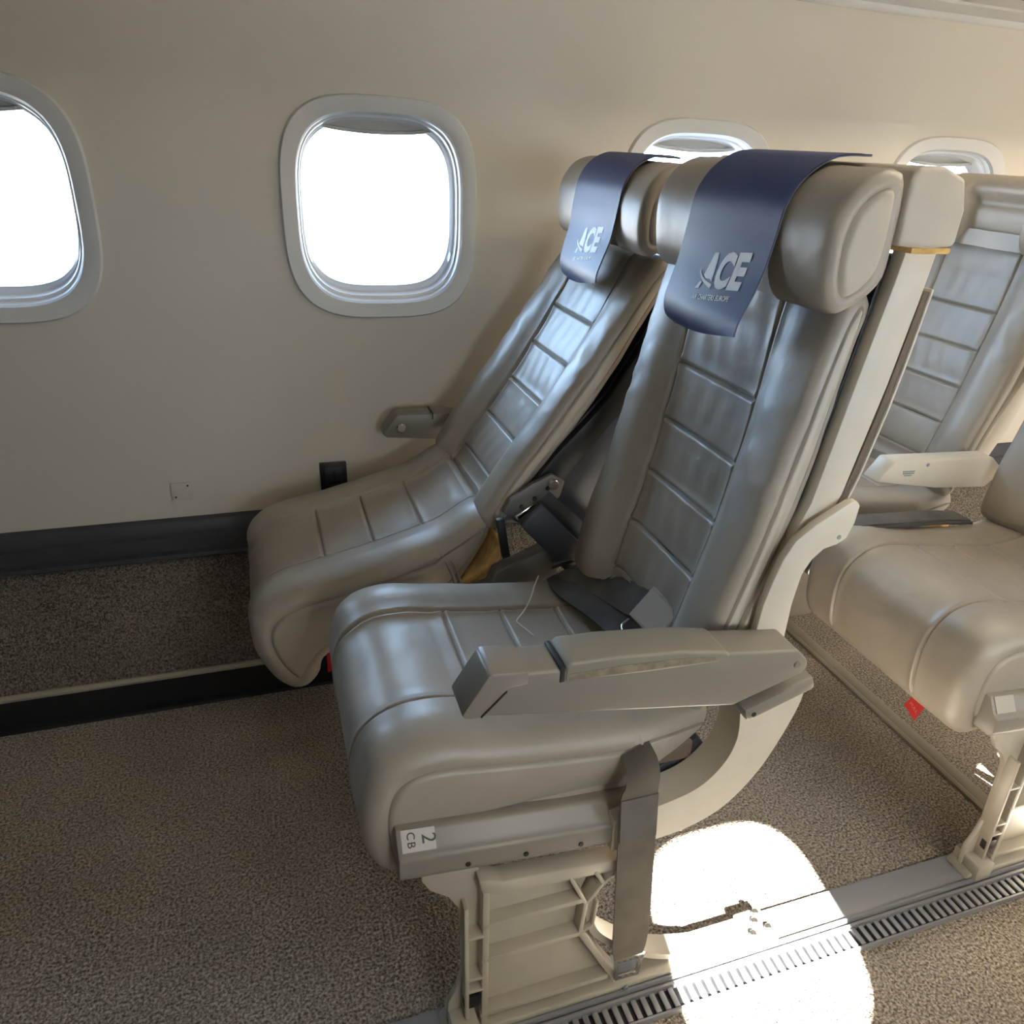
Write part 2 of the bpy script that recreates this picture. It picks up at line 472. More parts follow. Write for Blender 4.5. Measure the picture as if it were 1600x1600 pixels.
# upholstered slab: closed side outline (XZ) lofted across Y with rolled edges, seams and caps
def slab(name, prof, y0, y1, r, parent, disp, s_marks, v_marks, tf=None, regions=None, mat_main='leather', mat_cap='lit_side_leather',
         ds=0.010, dv=0.011, cap_name='side_panel', region_name='leather_panel', noise_amp=0.0012, seed=0.0):
    D = catmull(prof, 40, True)
    seg = np.linalg.norm(np.roll(D, -1, 0) - D, axis=1)
    L = seg.sum(); cum = np.concatenate([[0], np.cumsum(seg)])
    Dc = np.vstack([D, D[:1]])
    offs = np.array([-7, -4.5, -2.8, -1.5, 0, 1.5, 2.8, 4.5, 7]) * 0.001
    def stations(total, step, marks, closed):
        u = np.linspace(0, total, int(total / step) + 1)
        if closed: u = u[:-1]
        ms = np.array(marks)
        if len(ms):
            d = np.min(np.abs(u[:, None] - ms[None, :]), axis=1)
            u = u[d > 0.0085]
            u = np.concatenate([u] + [ms_ + offs for ms_ in ms])
        return np.unique(np.round(u, 5))
    sm = []
    for (x, z, top) in s_marks:
        q = np.linalg.norm(D - np.array([x, z]), axis=1)
        sm.append(cum[int(np.argmin(q))])
    S = stations(L, ds, sm, True)
    px = np.interp(S, cum, Dc[:, 0]); pz = np.interp(S, cum, Dc[:, 1])
    # normals (outward)
    e = 0.002
    def at_(s):
        s = np.mod(s, L)
        return np.interp(s, cum, Dc[:, 0]), np.interp(s, cum, Dc[:, 1])
    ax, az = at_(S - 4 * e); bx_, bz_ = at_(S + 4 * e)
    tx, tz = bx_ - ax, bz_ - az
    ln = np.hypot(tx, tz); tx, tz = tx / ln, tz / ln
    area = 0.5 * np.sum(D[:, 0] * np.roll(D[:, 1], -1) - np.roll(D[:, 0], -1) * D[:, 1])
    nx, nz = (tz, -tx) if area > 0 else (-tz, tx)
    W = y1 - y0
    phi = np.radians([12, 25, 38, 50, 62, 75])
    ve = list(r * (1 - np.cos(phi))); ee = list(r * (1 - np.sin(phi)))
    Vin = stations(W - 2 * r, dv, [vm - r for vm in v_marks], False) + r
    V = [-0.0025, -0.0012, 0.0035] + ve + list(Vin) + [W - v for v in reversed(ve)] + [W - 0.0035, W + 0.0012, W + 0.0025]
    E_ = [r + 0.007, r + 0.003, r + 0.0008] + ee + [0.0] * len(Vin) + list(reversed(ee)) + [r + 0.0008, r + 0.003, r + 0.007]
    V = np.array(V); E_ = np.array(E_)
    nS, nV = len(S), len(V)
    PX, PV = np.meshgrid(px, V, indexing='ij'); PZ, EE = np.meshgrid(pz, E_, indexing='ij')
    NX, _ = np.meshgrid(nx, V, indexing='ij'); NZ, _ = np.meshgrid(nz, V, indexing='ij')
    SS, _ = np.meshgrid(S, V, indexing='ij')
    inner = (EE < r * 0.9)
    # never inset past the local half thickness
    Q0 = D; Q1 = np.roll(D, -1, 0)
    lim = np.empty(nS)
    for i in range(nS):
        o = np.array([px[i], pz[i]]); dr = -np.array([nx[i], nz[i]])
        ed = Q1 - Q0; rel = Q0 - o
        den = dr[0] * ed[:, 1] - dr[1] * ed[:, 0]
        den = np.where(np.abs(den) < 1e-12, 1e-12, den)
        tt = (rel[:, 0] * ed[:, 1] - rel[:, 1] * ed[:, 0]) / den
        uu = (rel[:, 0] * dr[1] - rel[:, 1] * dr[0]) / den
        ok = (tt > 0.004) & (uu >= 0) & (uu <= 1)
        lim[i] = 0.40 * tt[ok].min() if ok.any() else 0.05
    k9 = 9
    ext = np.concatenate([lim[-k9:], lim, lim[:k9]])
    lim = np.array([ext[i:i + 2 * k9 + 1].min() for i in range(nS)])
    ext = np.concatenate([lim[-k9:], lim, lim[:k9]])
    lim = np.array([ext[i:i + 2 * k9 + 1].mean() for i in range(nS)])
    EE = np.minimum(EE, lim[:, None] * (EE / EE.max()) ** 0.35)
    d = disp(PX, PZ, PV, NX, NZ, W)
    dist_s = np.full_like(SS, 9.0)
    smask = np.zeros_like(SS)
    def groove(dd, depth=0.0026, w=0.0017):
        return -depth * np.exp(-(dd / w) ** 2) + 0.0021 * np.exp(-((np.abs(dd) - 0.0055) / 0.0025) ** 2)
    lo, hi = v_marks[0], v_marks[-1]
    centre = (PV >= lo - 1e-6) & (PV <= hi + 1e-6)
    for s0 in sm:
        d = d + np.where(centre, groove(SS - s0), 0)
    front = disp(PX, PZ, PV, NX, NZ, W, True)
    for v0 in v_marks:
        d = d + groove(PV - v0, 0.003) * front
    nzv = np.zeros_like(d)
    for i in range(nS):
        for j in range(nV):
            nzv[i, j] = mnoise.noise(Vector((PX[i, j] * 16 + seed, PV[i, j] * 16, PZ[i, j] * 16))) + 0.6 * mnoise.noise(Vector((PX[i, j] * 38 + seed, PV[i, j] * 30, PZ[i, j] * 38 + 3)))
    d = d + noise_amp * nzv
    d = np.where(inner, d, 0.25 * np.clip(d, -0.004, 0.004))
    X = PX + NX * (d - EE); Z = PZ + NZ * (d - EE); Y = y0 + PV
    # relax the strongly inset rings so tight corners do not fold over
    it = np.round(14 * (E_ / E_.max()) ** 2).astype(int)
    for k in range(int(it.max())):
        act = (it > k)[None, :]
        for A in (X, Z):
            A[:] = np.where(act, 0.5 * A + 0.25 * (np.roll(A, 1, 0) + np.roll(A, -1, 0)), A)
    pts = np.stack([X, Y, Z], -1).reshape(-1, 3)
    if tf is not None:
        pts = tf(pts)
    quads = {}
    sc = 0
    for i in range(nS):
        i2 = (i + 1) % nS
        smid = (S[i] + (S[i2] if i2 else L)) / 2
        for j in range(nV - 1):
            vmid = (V[j] + V[j + 1]) / 2
            if j < 2: key = 'cap_near'
            elif j >= nV - 3: key = 'cap_far'
            else: key = regions(smid, vmid, px[i], pz[i], nx[i], nz[i], sm, L) if regions else 'main'
            quads.setdefault(key, []).append((i * nV + j, i * nV + j + 1, i2 * nV + j + 1, i2 * nV + j))
    quads.setdefault('cap_near', []).append(tuple(i * nV for i in range(nS)))
    quads.setdefault('cap_far', []).append(tuple(i * nV + nV - 1 for i in reversed(range(nS))))
    def emit(nm, fl, mt, par):
        used = sorted({k for f in fl for k in f}); mp = {k: q for q, k in enumerate(used)}
        return mk(nm, pts[used], [tuple(mp[k] for k in f) for f in fl], mt, par, True, 60)
    main = emit(name, quads.pop('main'), mat_main, parent)
    for key, fl in quads.items():
        if key.startswith('cap'):
            emit(cap_name, fl, mat_cap, main)
        else:
            emit('side_bolster' if key.startswith('bolster') else region_name, fl, mat_main, main)
    return main

def rot_tf(ang, pivot, target, dy=0.0):
    c, s = math.cos(math.radians(ang)), math.sin(math.radians(ang))
    def f(P):
        P = np.array(P, float).copy()
        x = P[:, 0] - pivot[0]; z = P[:, 2] - pivot[1]
        P[:, 0] = target[0] + x * c - z * s
        P[:, 2] = target[1] + x * s + z * c
        P[:, 1] += dy
        return P
    return f

def apply_tf(o, f):
    """move every vertex of a freshly built part (and nothing else) by a world-space transform"""
    b = np.array(root_base(o.parent))
    me = o.data
    P = np.empty(len(me.vertices) * 3); me.vertices.foreach_get('co', P)
    P = f(P.reshape(-1, 3) + b) - b
    me.vertices.foreach_set('co', P.reshape(-1)); me.update()
    return o

# ================================================================== THE SETTING
X0, X1 = -2.4, 4.4
YC = 0.614
WALLPTS = np.array([(0.20, 1.700), (0.32, 1.715), (0.5, 1.735), (0.75, 1.747), (0.965, 1.748), (1.2, 1.737), (1.45, 1.70)])
def wall_y(z):
    return np.interp(z, WALLPTS[:, 0], WALLPTS[:, 1]) if not hasattr(wall_y, 'c') else wall_y.c(z)
_pf = np.polyfit(WALLPTS[:, 0], WALLPTS[:, 1], 3)
wall_y.c = lambda z: np.polyval(_pf, z)
ZLO, ZHI = 0.315, 1.445
WC = 0.965

def superell(t, a, b, n=3.4):
    c, s = math.cos(t), math.sin(t)
    return a * math.copysign(abs(c) ** (2 / n), c), b * math.copysign(abs(s) ** (2 / n), s)

def wall_panel(name, side, centres, x0, x1):
    vs_, fs = [], []
    bounds = [x0] + [(a + b) / 2 for a, b in zip(centres[:-1], centres[1:])] + [x1]
    NT, NR = 96, 8
    for k, c in enumerate(centres):
        bx0, bx1 = bounds[k], bounds[k + 1]
        o = len(vs_)
        for q in range(NT):
            t = 2 * math.pi * q / NT
            ix, iz = superell(t, 0.187, 0.202)
            ct, st = math.cos(t), math.sin(t)
            k1 = ((bx1 - c) if ct > 0 else (c - bx0)) / max(abs(ct), 1e-6)
            k2 = ((ZHI - WC) if st > 0 else (WC - ZLO)) / max(abs(st), 1e-6)
            # snap corner rays
            kk = min(k1, k2)
            ox, oz = ct * kk, st * kk
            for rr in range(NR + 1):
                f = rr / NR
                x = c + ix + (ox - ix) * f; z = WC + iz + (oz - iz) * f
                y = wall_y(z)
                if side < 0: y = 2 * YC - y
                vs_.append((x, y, z))
        for q in range(NT):
            q2 = (q + 1) % NT
            for rr in range(NR):
                fs.append((o + q * (NR + 1) + rr, o + q * (NR + 1) + rr + 1, o + q2 * (NR + 1) + rr + 1, o + q2 * (NR + 1) + rr))
        # bay corners
        for cx, cz, qa in ((bx1, ZHI, 0), (bx0, ZHI, 1), (bx0, ZLO, 2), (bx1, ZLO, 3)):
            an = math.atan2(cz - WC, cx - c) % (2 * math.pi)
            q = int(an / (2 * math.pi) * NT); q2 = (q + 1) % NT
            y = wall_y(cz)
            if side < 0: y = 2 * YC - y
            vs_.append((cx, y, cz))
            fs.append((o + q * (NR + 1) + NR, len(vs_) - 1, o + q2 * (NR + 1) + NR))
    w = mk(name, vs_, fs, 'wall', None, True, 60)
    tag(w, kind='structure')
    return w

WIN_R = [0.26 + 0.725 * k for k in range(-3, 6)]
WIN_L = [0.430 + 0.725 * k for k in range(-3, 6)]
wall_panel('wall_right', 1, WIN_R, X0, X1)
wall_panel('wall_left', -1, WIN_L, X0, X1)

RING = [  # half width, half height, depth behind the wall face (towards outside positive)
    (0.1995, 0.2150, 0.002), (0.1985, 0.2140, -0.005), (0.1960, 0.2115, -0.0085), (0.1820, 0.1975, -0.0075), (0.1690, 0.1845, -0.003),
    (0.1655, 0.1810, 0.004)]
REVEAL = [(0.1655, 0.1810, 0.004), (0.1640, 0.1790, 0.016), (0.1610, 0.1750, 0.018), (0.1590, 0.1720, 0.032),
          (0.1570, 0.1700, 0.034), (0.1550, 0.1680, 0.052), (0.1530, 0.1650, 0.055), (0.1520, 0.1640, 0.085), (0.25, 0.26, 0.088)]

def loft_ring(name, prof, c, side, material, parent):
    NT = 96
    vs_, fs = [], []
    for (a, b, dpt) in prof:
        for q in range(NT):
            x, z = superell(2 * math.pi * q / NT, a, b)
            y = wall_y(WC + z) + dpt
            if dpt > 0.01:
                f = min(1.0, dpt / 0.05); y = y * (1 - f) + (1.748 + dpt) * f
            if side < 0: y = 2 * YC - (1.748 + (y - 1.748) * 0.7)
            lift = (0.010 * min(1.0, dpt / 0.05) * (0.5 - 0.5 * z / b)) if (side > 0 and dpt > 0.01) else 0.0
            vs_.append((c + x, y, WC + z + lift))
    for i in range(len(prof) - 1):
        for q in range(NT):
            q2 = (q + 1) % NT
            fs.append((i * NT + q, i * NT + q2, (i + 1) * NT + q2, (i + 1) * NT + q))
    return mk(name, vs_, fs, material, parent, True, 40)

def window(idx, c, side, closed=False):
    w = loft_ring('window_%d' % idx, RING, c, side, 'trim_plastic', None)
    tag(w, kind='structure')
    loft_ring('window_reveal', REVEAL, c, side, 'reveal', w)
    yp = 1.748 + 0.056
    def flip(y): return y if side > 0 else 2 * YC - (1.748 + (y - 1.748) * 0.7)
    for nm, yy, a, b in (('window_pane', yp, 0.1535, 0.1655), ('window_pane', yp + 0.026, 0.1525, 0.1645)):
        vs_ = []
        for q in range(64):
            x, z = superell(2 * math.pi * q / 64, a, b)
            vs_.append((c + x, flip(yy), WC + z))
        mk(nm, vs_, [tuple(range(64))], 'glass', w, False)
    # pull-down shade: lens-shaped lip peeking at the top, or fully closed
    top = 0.172
    n = 24
    vs_, fs = [], []
    for k in range(n + 1):
        f = k / n * 2 - 1
        x = f * (0.150 if not closed else 0.1565)
        zt = superell(math.acos(max(-1, min(1, math.copysign(abs(x / 0.160) ** 1.7, x)))), 0.160, top)[1]
        zb = (0.150 + 0.014 * (f * f)) if not closed else -abs(superell(math.acos(max(-1, min(1, math.copysign(abs(x / 0.160) ** 1.7, x)))), 0.160, top)[1])
        if zb > zt: zb = zt - 0.001
        for yy in (1.748 + 0.038, 1.748 + 0.044):
            vs_.append((c + x, flip(yy), WC + zt)); vs_.append((c + x, flip(yy), WC + zb))
    for k in range(n):
        a, b = k * 4, (k + 1) * 4
        fs += [(a, b, b + 1, a + 1), (a + 2, a + 3, b + 3, b + 2), (a + 1, b + 1, b + 3, a + 3), (a, a + 2, b + 2, b)]
    mk('window_shade', vs_, fs, 'shade', w, True, 40)
    if not closed:
        tube('shade_lip', [(c - 0.125, flip(1.784), WC + 0.1595), (c - 0.07, flip(1.782), WC + 0.152), (c, flip(1.781), WC + 0.149), (c + 0.07, flip(1.782), WC + 0.152), (c + 0.125, flip(1.784), WC + 0.1595)],
             0.004, 'shade', w, 8)
    return w

for i, c in enumerate(WIN_R):
    window(i + 1, c, 1, closed=(c < -0.6))  # forward shades, out of view, drawn to darken the left side
for i, c in enumerate(WIN_L):
    window(len(WIN_R) + i + 1, c, -1, closed=(c < 0.3))

# portals steer sampling through the open windows (they give no light of their own)
for side, lst in ((1, WIN_R), (-1, [c for c in WIN_L if c > 0.3])):
    for c in lst:
        if not (-0.8 < c < 3.3): continue
        ld = bpy.data.lights.new('window_portal', 'AREA')
        ld.shape = 'RECTANGLE'; ld.size = 0.31; ld.size_y = 0.33
        ld.cycles.is_portal = True
        lo_ = bpy.data.objects.new('window_portal', ld)
        COL.objects.link(lo_)
        y = 1.748 + 0.10 if side > 0 else 2 * YC - 1.848
        lo_.location = (c, y, WC)
        lo_.rotation_euler = (math.radians(-90 if side > 0 else 90), 0, 0)

# outer skin so that light enters only through the windows
def skin(name, side):
    vs_, fs = [], []
    cs = WIN_R if side > 0 else WIN_L
    bounds = [X0] + [(a + b) / 2 for a, b in zip(cs[:-1], cs[1:])] + [X1]
    NT = 64
    zl, zh = -0.25, 2.0
    for k, c in enumerate(cs):
        o = len(vs_)
        for q in range(NT):
            t = 2 * math.pi * q / NT
            ix, iz = superell(t, 0.158, 0.170)
            ct, st = math.cos(t), math.sin(t)
            kk = min(((bounds[k + 1] - c) if ct > 0 else (c - bounds[k])) / max(abs(ct), 1e-6), ((zh - WC) if st > 0 else (WC - zl)) / max(abs(st), 1e-6))
            y = 1.748 + 0.09
            if side < 0: y = 2 * YC - (1.748 + 0.064)
            vs_.append((c + ix, y, WC + iz)); vs_.append((c + ct * kk, y, WC + st * kk))
        for q in range(NT):
            q2 = (q + 1) % NT
            fs.append((o + 2 * q, o + 2 * q + 1, o + 2 * q2 + 1, o + 2 * q2))
        for cx, cz in ((bounds[k + 1], zh), (bounds[k], zh), (bounds[k], zl), (bounds[k + 1], zl)):
            an = math.atan2(cz - WC, cx - c) % (2 * math.pi)
            q = int(an / (2 * math.pi) * NT); q2 = (q + 1) % NT
            y = 1.838 if side > 0 else 2 * YC - 1.812
            vs_.append((cx, y, cz)); fs.append((o + 2 * q + 1, len(vs_) - 1, o + 2 * q2 + 1))
    return tag(mk(name, vs_, fs, 'fuselage', None, False), kind='structure')
skin('wall_outer_right', 1); skin('wall_outer_left', -1)

def section(name, pts, x0, x1, material, parent=None, closed=False, angle=30, smooth_it=True):
    n = len(pts)
    xs = [x0, x1]
    vs_ = [(x, y, z) for x in xs for y, z in pts]
    fs = [(i, (i + 1) % n, n + (i + 1) % n, n + i) for i in range(n if closed else n - 1)]
    if closed:
        fs += [tuple(range(n)), tuple(range(n, 2 * n))]
    return mk(name, vs_, fs, material, parent, smooth_it, angle)

# floor
fl = section('floor', [(-0.6, 0.0), (1.75, 0.0), (1.75, -0.05), (-0.6, -0.05)], X0, X1, 'carpet', None, True)
tag(fl, kind='structure')
# carpeted lower sidewall
d = catmull([(1.722, 0.262), (1.69, 0.235), (1.63, 0.19), (1.565, 0.13), (1.508, 0.072)], 8)
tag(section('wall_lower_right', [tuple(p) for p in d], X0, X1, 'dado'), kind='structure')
tag(section('trim_1', [(1.512, 0.076), (1.503, 0.079), (1.497, 0.074), (1.499, 0.068), (1.512, 0.066)], X0, X1, 'strip', None, True), kind='structure')
tag(section('baseboard_right', [(1.515, 0.070), (1.500, 0.066), (1.498, 0.010), (1.488, 0.006), (1.486, 0.0), (1.53, 0.0)], X0, X1, 'black', None, True), kind='structure')
tag(section('trim_2', [(1.735, 0.335), (1.712, 0.333), (1.706, 0.326), (1.703, 0.297), (1.696, 0.294), (1.695, 0.287), (1.702, 0.284), (1.700, 0.262), (1.688, 0.257), (1.686, 0.249), (1.694, 0.243), (1.735, 0.243)], X0, X1, 'dark_trim', None, True, 50), kind='structure')
# left (camera side) lower wall and trim
def mir(p): return [(2 * YC - y, z) for y, z in p]
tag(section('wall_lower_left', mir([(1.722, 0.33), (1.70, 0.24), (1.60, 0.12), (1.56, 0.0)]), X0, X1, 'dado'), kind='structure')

# overhead: rail above the sidewall, service panel, bin face and ceiling
tag(section('trim_3', [(1.712, 1.418), (1.700, 1.414), (1.692, 1.419), (1.690, 1.428), (1.676, 1.432), (1.640, 1.437), (1.640, 1.46), (1.712, 1.46)], X0, X1, 'trim_plastic', None, True, 50), kind='structure')
tag(section('overhead_service_panel', [(1.655, 1.442), (1.56, 1.446), (1.55, 1.452), (1.54, 1.446), (1.22, 1.50), (1.16, 1.53), (1.11, 1.62), (1.10, 1.75), (1.13, 1.80)], X0, X1, 'ceiling', None, False, 60), kind='structure')
tag(section('ceiling_seam', [(1.561, 1.4435), (1.545, 1.4425), (1.545, 1.4485), (1.561, 1.4495)], X0, X1, 'black', None, True), kind='structure')
tag(section('ceiling', [(1.15, 1.80), (0.9, 1.83), (0.5, 1.83), (0.0, 1.77), (-0.26, 1.66), (-0.42, 1.50), (-0.474, 1.43)], X0, X1, 'ceiling', None, False, 60), kind='structure')
tag(section('roof_skin', [(1.84, 1.98), (-0.60, 1.98)], X0, X1, 'fuselage'), kind='structure')
for nm, x in (('wall_front', X0), ('wall_rear', X1)):
    tag(mk(nm, [(x, -0.62, -0.25), (x, 1.84, -0.25), (x, 1.84, 2.0), (x, -0.62, 2.0)], [(0, 1, 2, 3)], 'curtain' if nm == 'wall_front' else 'wall', None, False), kind='structure')
# apron outside
tag(mk('apron_ground', [(-60, -60, -1.9), (60, -60, -1.9), (60, 60, -1.9), (-60, 60, -1.9)], [(0, 1, 2, 3)], 'concrete', None, False), kind='structure')

# added ceiling lights, out of view, lit aft to brighten the right side
for k, (xa, xb) in enumerate(((-0.9, 0.35), (0.85, 1.7), (1.8, 3.05))):
    t = thing('ceiling_light', ['added ceiling light above the forward floor, unlit', 'added ceiling light brightening the floor behind the near aisle seat', 'added ceiling light brightening the rear row'][k], 'light', ((xa + xb) / 2, 0.72, 1.80), 'ceiling wash lights')
    box('lamp_housing', (xa, 0.66, 1.812), (xb, 0.78, 1.829), 'ceiling', t, 0.003)
    box('lamp_lens', (xa + 0.02, 0.675, 1.806), (xb - 0.02, 0.765, 1.8125), ['lamp_off', 'lamp_mid', 'lamp'][k], t, 0.002)

# seat track in the floor
tr = section('trim_4', [(0.700, 0.0), (0.698, 0.006), (0.650, 0.008), (0.645, 0.006), (0.6425, 0.012), (0.639, 0.012), (0.6365, 0.005), (0.634, 0.005), (0.632, 0.011), (0.6285, 0.011), (0.6265, 0.003), (0.5985, 0.003), (0.5970, 0.0085), (0.5940, 0.0085), (0.593, 0.0)],
             X0, X1, 'track', None, True, 25)
tag(tr, kind='structure')
section('track_channel', [(0.6262, 0.0036), (0.5990, 0.0036), (0.5990, 0.0030), (0.6262, 0.0030)], X0, X1, 'black', tr, True)
tooth = None
xx = -0.42
for k in range(150):
    if tooth is None:
        tooth = box('track_tooth', (-0.0042, 0.5985, 0.0034), (0.0042, 0.6266, 0.0082), 'track', tr, 0.0008)
        o = tooth
    else:
        o = tooth.copy(); COL.objects.link(o); o.parent = tr
    o.location = (xx + 0.0148 * k, 0, 0)
# lateral carpet joint strip aft of the seats
ls = section('trim_5', [(0, 0)], 0, 1, 'strip') if False else None
tag(prism('trim_5', [(1.205, 0.0), (1.207, 0.005), (1.214, 0.007), (1.219, 0.004), (1.224, 0.007), (1.244, 0.008), (1.249, 0.0)], 0.70, 1.488, 'strip', None, 0.0, 'Y'), kind='structure')

# wall fittings
def wall_plate():
    y = float(wall_y(0.38))
    t = thing('blank_wall_plate', 'small beige blanking plate with two dark screws low on the sidewall', 'wall plate', (-0.193, y, 0.36))
    box('plate', (-0.215, y - 0.004, 0.372), (-0.173, y + 0.002, 0.412), 'wall', t, 0.002)
    cyl('screw', (-0.181, y - 0.0035, 0.405), (0, -1, 0), 0.0022, 0.0015, 'black_plastic', t, 12, 0.0003)
    cyl('screw', (-0.207, y - 0.0035, 0.380), (0, -1, 0), 0.0022, 0.0015, 'black_plastic', t, 12, 0.0003)
wall_plate()
def outlet():
    y = float(wall_y(0.42))
    t = thing('power_outlet', 'black power outlet on the sidewall behind the window seat cushion', 'outlet', (0.125, y, 0.37))
    box('outlet_body', (0.095, y - 0.012, 0.368), (0.154, y + 0.004, 0.432), 'black_plastic', t, 0.002)
    box('outlet_face', (0.106, y - 0.0135, 0.378), (0.143, y - 0.011, 0.424), 'dark_shell', t, 0.001)
    box('socket_slot', (0.1225, y - 0.0142, 0.396), (0.1275, y - 0.0130, 0.414), 'black', t, 0.0004)
    box('socket_slot', (0.112, y - 0.0142, 0.384), (0.137, y - 0.0130, 0.389), 'black', t, 0.0004)
outlet()

# ================================================================== SEATS
YA = 0.69            # aisle side of the aisle seat
SW = 0.41            # seat width
DYW = 0.50           # window seat is this much nearer the wall
CUSH = [(.498, .455), (.42, .444), (.32, .452), (.22, .465), (.15, .476), (.105, .471), (.072, .448), (.056, .41), (.053, .37), (.058, .325), (.075, .294),
        (.10, .286), (.125, .298), (.155, .328), (.25, .338), (.385, .338), (.425, .356), (.465, .385), (.502, .418), (.512, .438)]
BACK = [(.466, .47), (.472, .52), (.486, .58), (.509, .66), (.534, .76), (.558, .86), (.574, .93), (.588, .974), (.606, .985), (.622, .970), (.611, .91),
        (.590, .776), (.566, .68), (.541, .60), (.522, .54), (.508, .48), (.49, .452)]
HEAD = [(.534, 1.03), (.539, 1.062), (.556, 1.089), (.58, 1.103), (.60, 1.106), (.613, 1.096), (.616, 1.05), (.613, 1.006), (.60, .986), (.577, .970), (.555, .965), (.539, .988)]

def cushion(parent, y0, tf=None, seed=0.0):
    a, b = 0.10, 0.31
    def disp(PX, PZ, PV, NX, NZ, W, mask=False):
        m_ = sstep((NZ + 0.35) / 0.3) * 1.0
        m_ = np.maximum(m_, sstep((-NX - 0.2) / 0.4) * sstep((PZ - 0.30) / 0.03))
        if mask: return m_
        mid = (a + b) / 2; h = (b - a) / 2
        dist = h - np.abs(PV - mid)                     # >0 inside the centre panel
        top = sstep((NZ - 0.3) / 0.5)
        dd = -0.007 * sstep((dist + 0.02) / 0.05) * top
        dd = dd + 0.007 * top * np.exp(-((dist + 0.045) / 0.03) ** 2)
        # puffed stitched squares
        q = np.abs(np.mod(PX - 0.218, 0.09) / 0.09 - 0.5) * 2
        dd = dd + 0.003 * top * sstep(dist / 0.03) * (1 - q ** 4) * (PX > 0.2)
        return dd * m_
    marks = [(.218, .4655, 1), (.308, .4535, 1), (.398, .4445, 1)]
    def reg(s, v, x, z, nx, nz, sm, L):
        if not (nz > -0.2 or (nx < -0.5 and z > 0.31)) or s > 0.72 * L: return 'main'
        if v < a: return 'bolster_near'
        if v > b: return 'bolster_far'
        k = sum(1 for q in sorted(sm) if s > q)
        return 'panel%d' % k
    for dx_, r_ in ((0.0, 0.0034), (0.009, 0.0022)):
        k = tube('side_tuck', [(.405 + dx_, y0 + 0.009, .432), (.409 + dx_, y0 + 0.0015, .418), (.411 + dx_, y0 - 0.002, .395), (.409 + dx_, y0 + 0.003, .352)], r_, 'leather', parent, 10)
        if tf: apply_tf(k, tf)
    return slab('seat_cushion', CUSH, y0, y0 + SW, 0.030, parent, disp, marks, [a, b], tf, reg, mat_cap='leather', seed=seed)

def backrest(parent, y0, tf=None, seed=0.0):
    a, b = 0.105, 0.305
    def disp(PX, PZ, PV, NX, NZ, W, mask=False):
        m_ = sstep((-NX - 0.1) / 0.5)
        if mask: return m_
        mid = (a + b) / 2; h = (b - a) / 2
        dist = h - np.abs(PV - mid)
        D_ = np.interp(PZ, [.45, .5, .6, .7, .8, .9, .96], [.022, .032, .034, .030, .024, .012, .002])
        dd = -D_ * sstep((dist + 0.045) / 0.07)
        dd = dd + 0.004 * np.exp(-((dist + 0.06) / 0.03) ** 2)
        q = np.abs(np.mod(PZ - 0.597, 0.081) / 0.081 - 0.5) * 2
        inn = sstep(dist / 0.02) * (PZ > 0.51) * (PZ < 0.97)
        dd = dd + 0.0035 * inn * (1 - q ** 4)
        # vertical gathers inside the stitched squares
        dd = dd + 0.0011 * inn * np.sin(PV * 150 + 2.5 * np.sin(PZ * 23 + seed)) * (1 - q ** 2)
        # creases in the bolsters
        bol = sstep((-dist - 0.005) / 0.02) * np.exp(-((PZ - 0.79) / 0.09) ** 2)
        dd = dd + 0.0016 * bol * np.sin(PZ * 120 + 3 * np.sin(PV * 60 + PZ * 17) + PV * 45 + seed) * (0.4 + 0.6 * np.sin(PZ * 31 + seed * 2) ** 2)
        return dd * m_
    marks = [(.5535, .840, 1), (.533, .757, 1), (.5135, .676, 1), (.491, .597, 1), (.471, .513, 1)]
    def reg(s, v, x, z, nx, nz, sm, L):
        if nx > -0.15 or s > 0.85 * L: return 'main'
        if v < a: return 'bolster_near'
        if v > b: return 'bolster_far'
        k = sum(1 for q in sorted(sm) if s > q)
        return 'panel%d' % k
    return slab('backrest', BACK, y0, y0 + SW, 0.016, parent, disp, marks, [a, b], tf, reg, seed=seed)

def headrest(parent, y0, tf=None, seed=0.0):
    a, b = 0.105, 0.283
    W_ = 0.392
    def disp(PX, PZ, PV, NX, NZ, W, mask=False):
        m_ = sstep((-NX + 0.15) / 0.6) * sstep((1.10 - PZ) / 0.03)
        if mask: return m_ * 0
        mid = (a + b) / 2; h = (b - a) / 2
        dist = h - np.abs(PV - mid)
        return -0.040 * m_ * sstep((dist + 0.004) / 0.022)
    return slab('headrest', HEAD, y0, y0 + W_, 0.015, parent, disp, [], [a, b], tf, None, mat_cap='lit_side_leather', noise_amp=0.0014, seed=seed + 5)

def headrest_rear(parent, y0, tf=None):
    o = prism('headrest_rear_cover', [(.619, 1.100), (.626, 1.109), (.66, 1.110), (.688, 1.100), (.697, 1.07), (.695, 1.034), (.66, 1.031), (.619, 1.034)], y0 + 0.004, y0 + 0.388, 'lit_side_leather', parent, 0.006, 'Y', 3)
    if tf: apply_tf(o, tf)
    f = box('foam_edge', (.640, y0 + 0.006, 1.0265), (.692, y0 + 0.386, 1.033), 'foam', o, 0.002)
    if tf: apply_tf(f, tf)

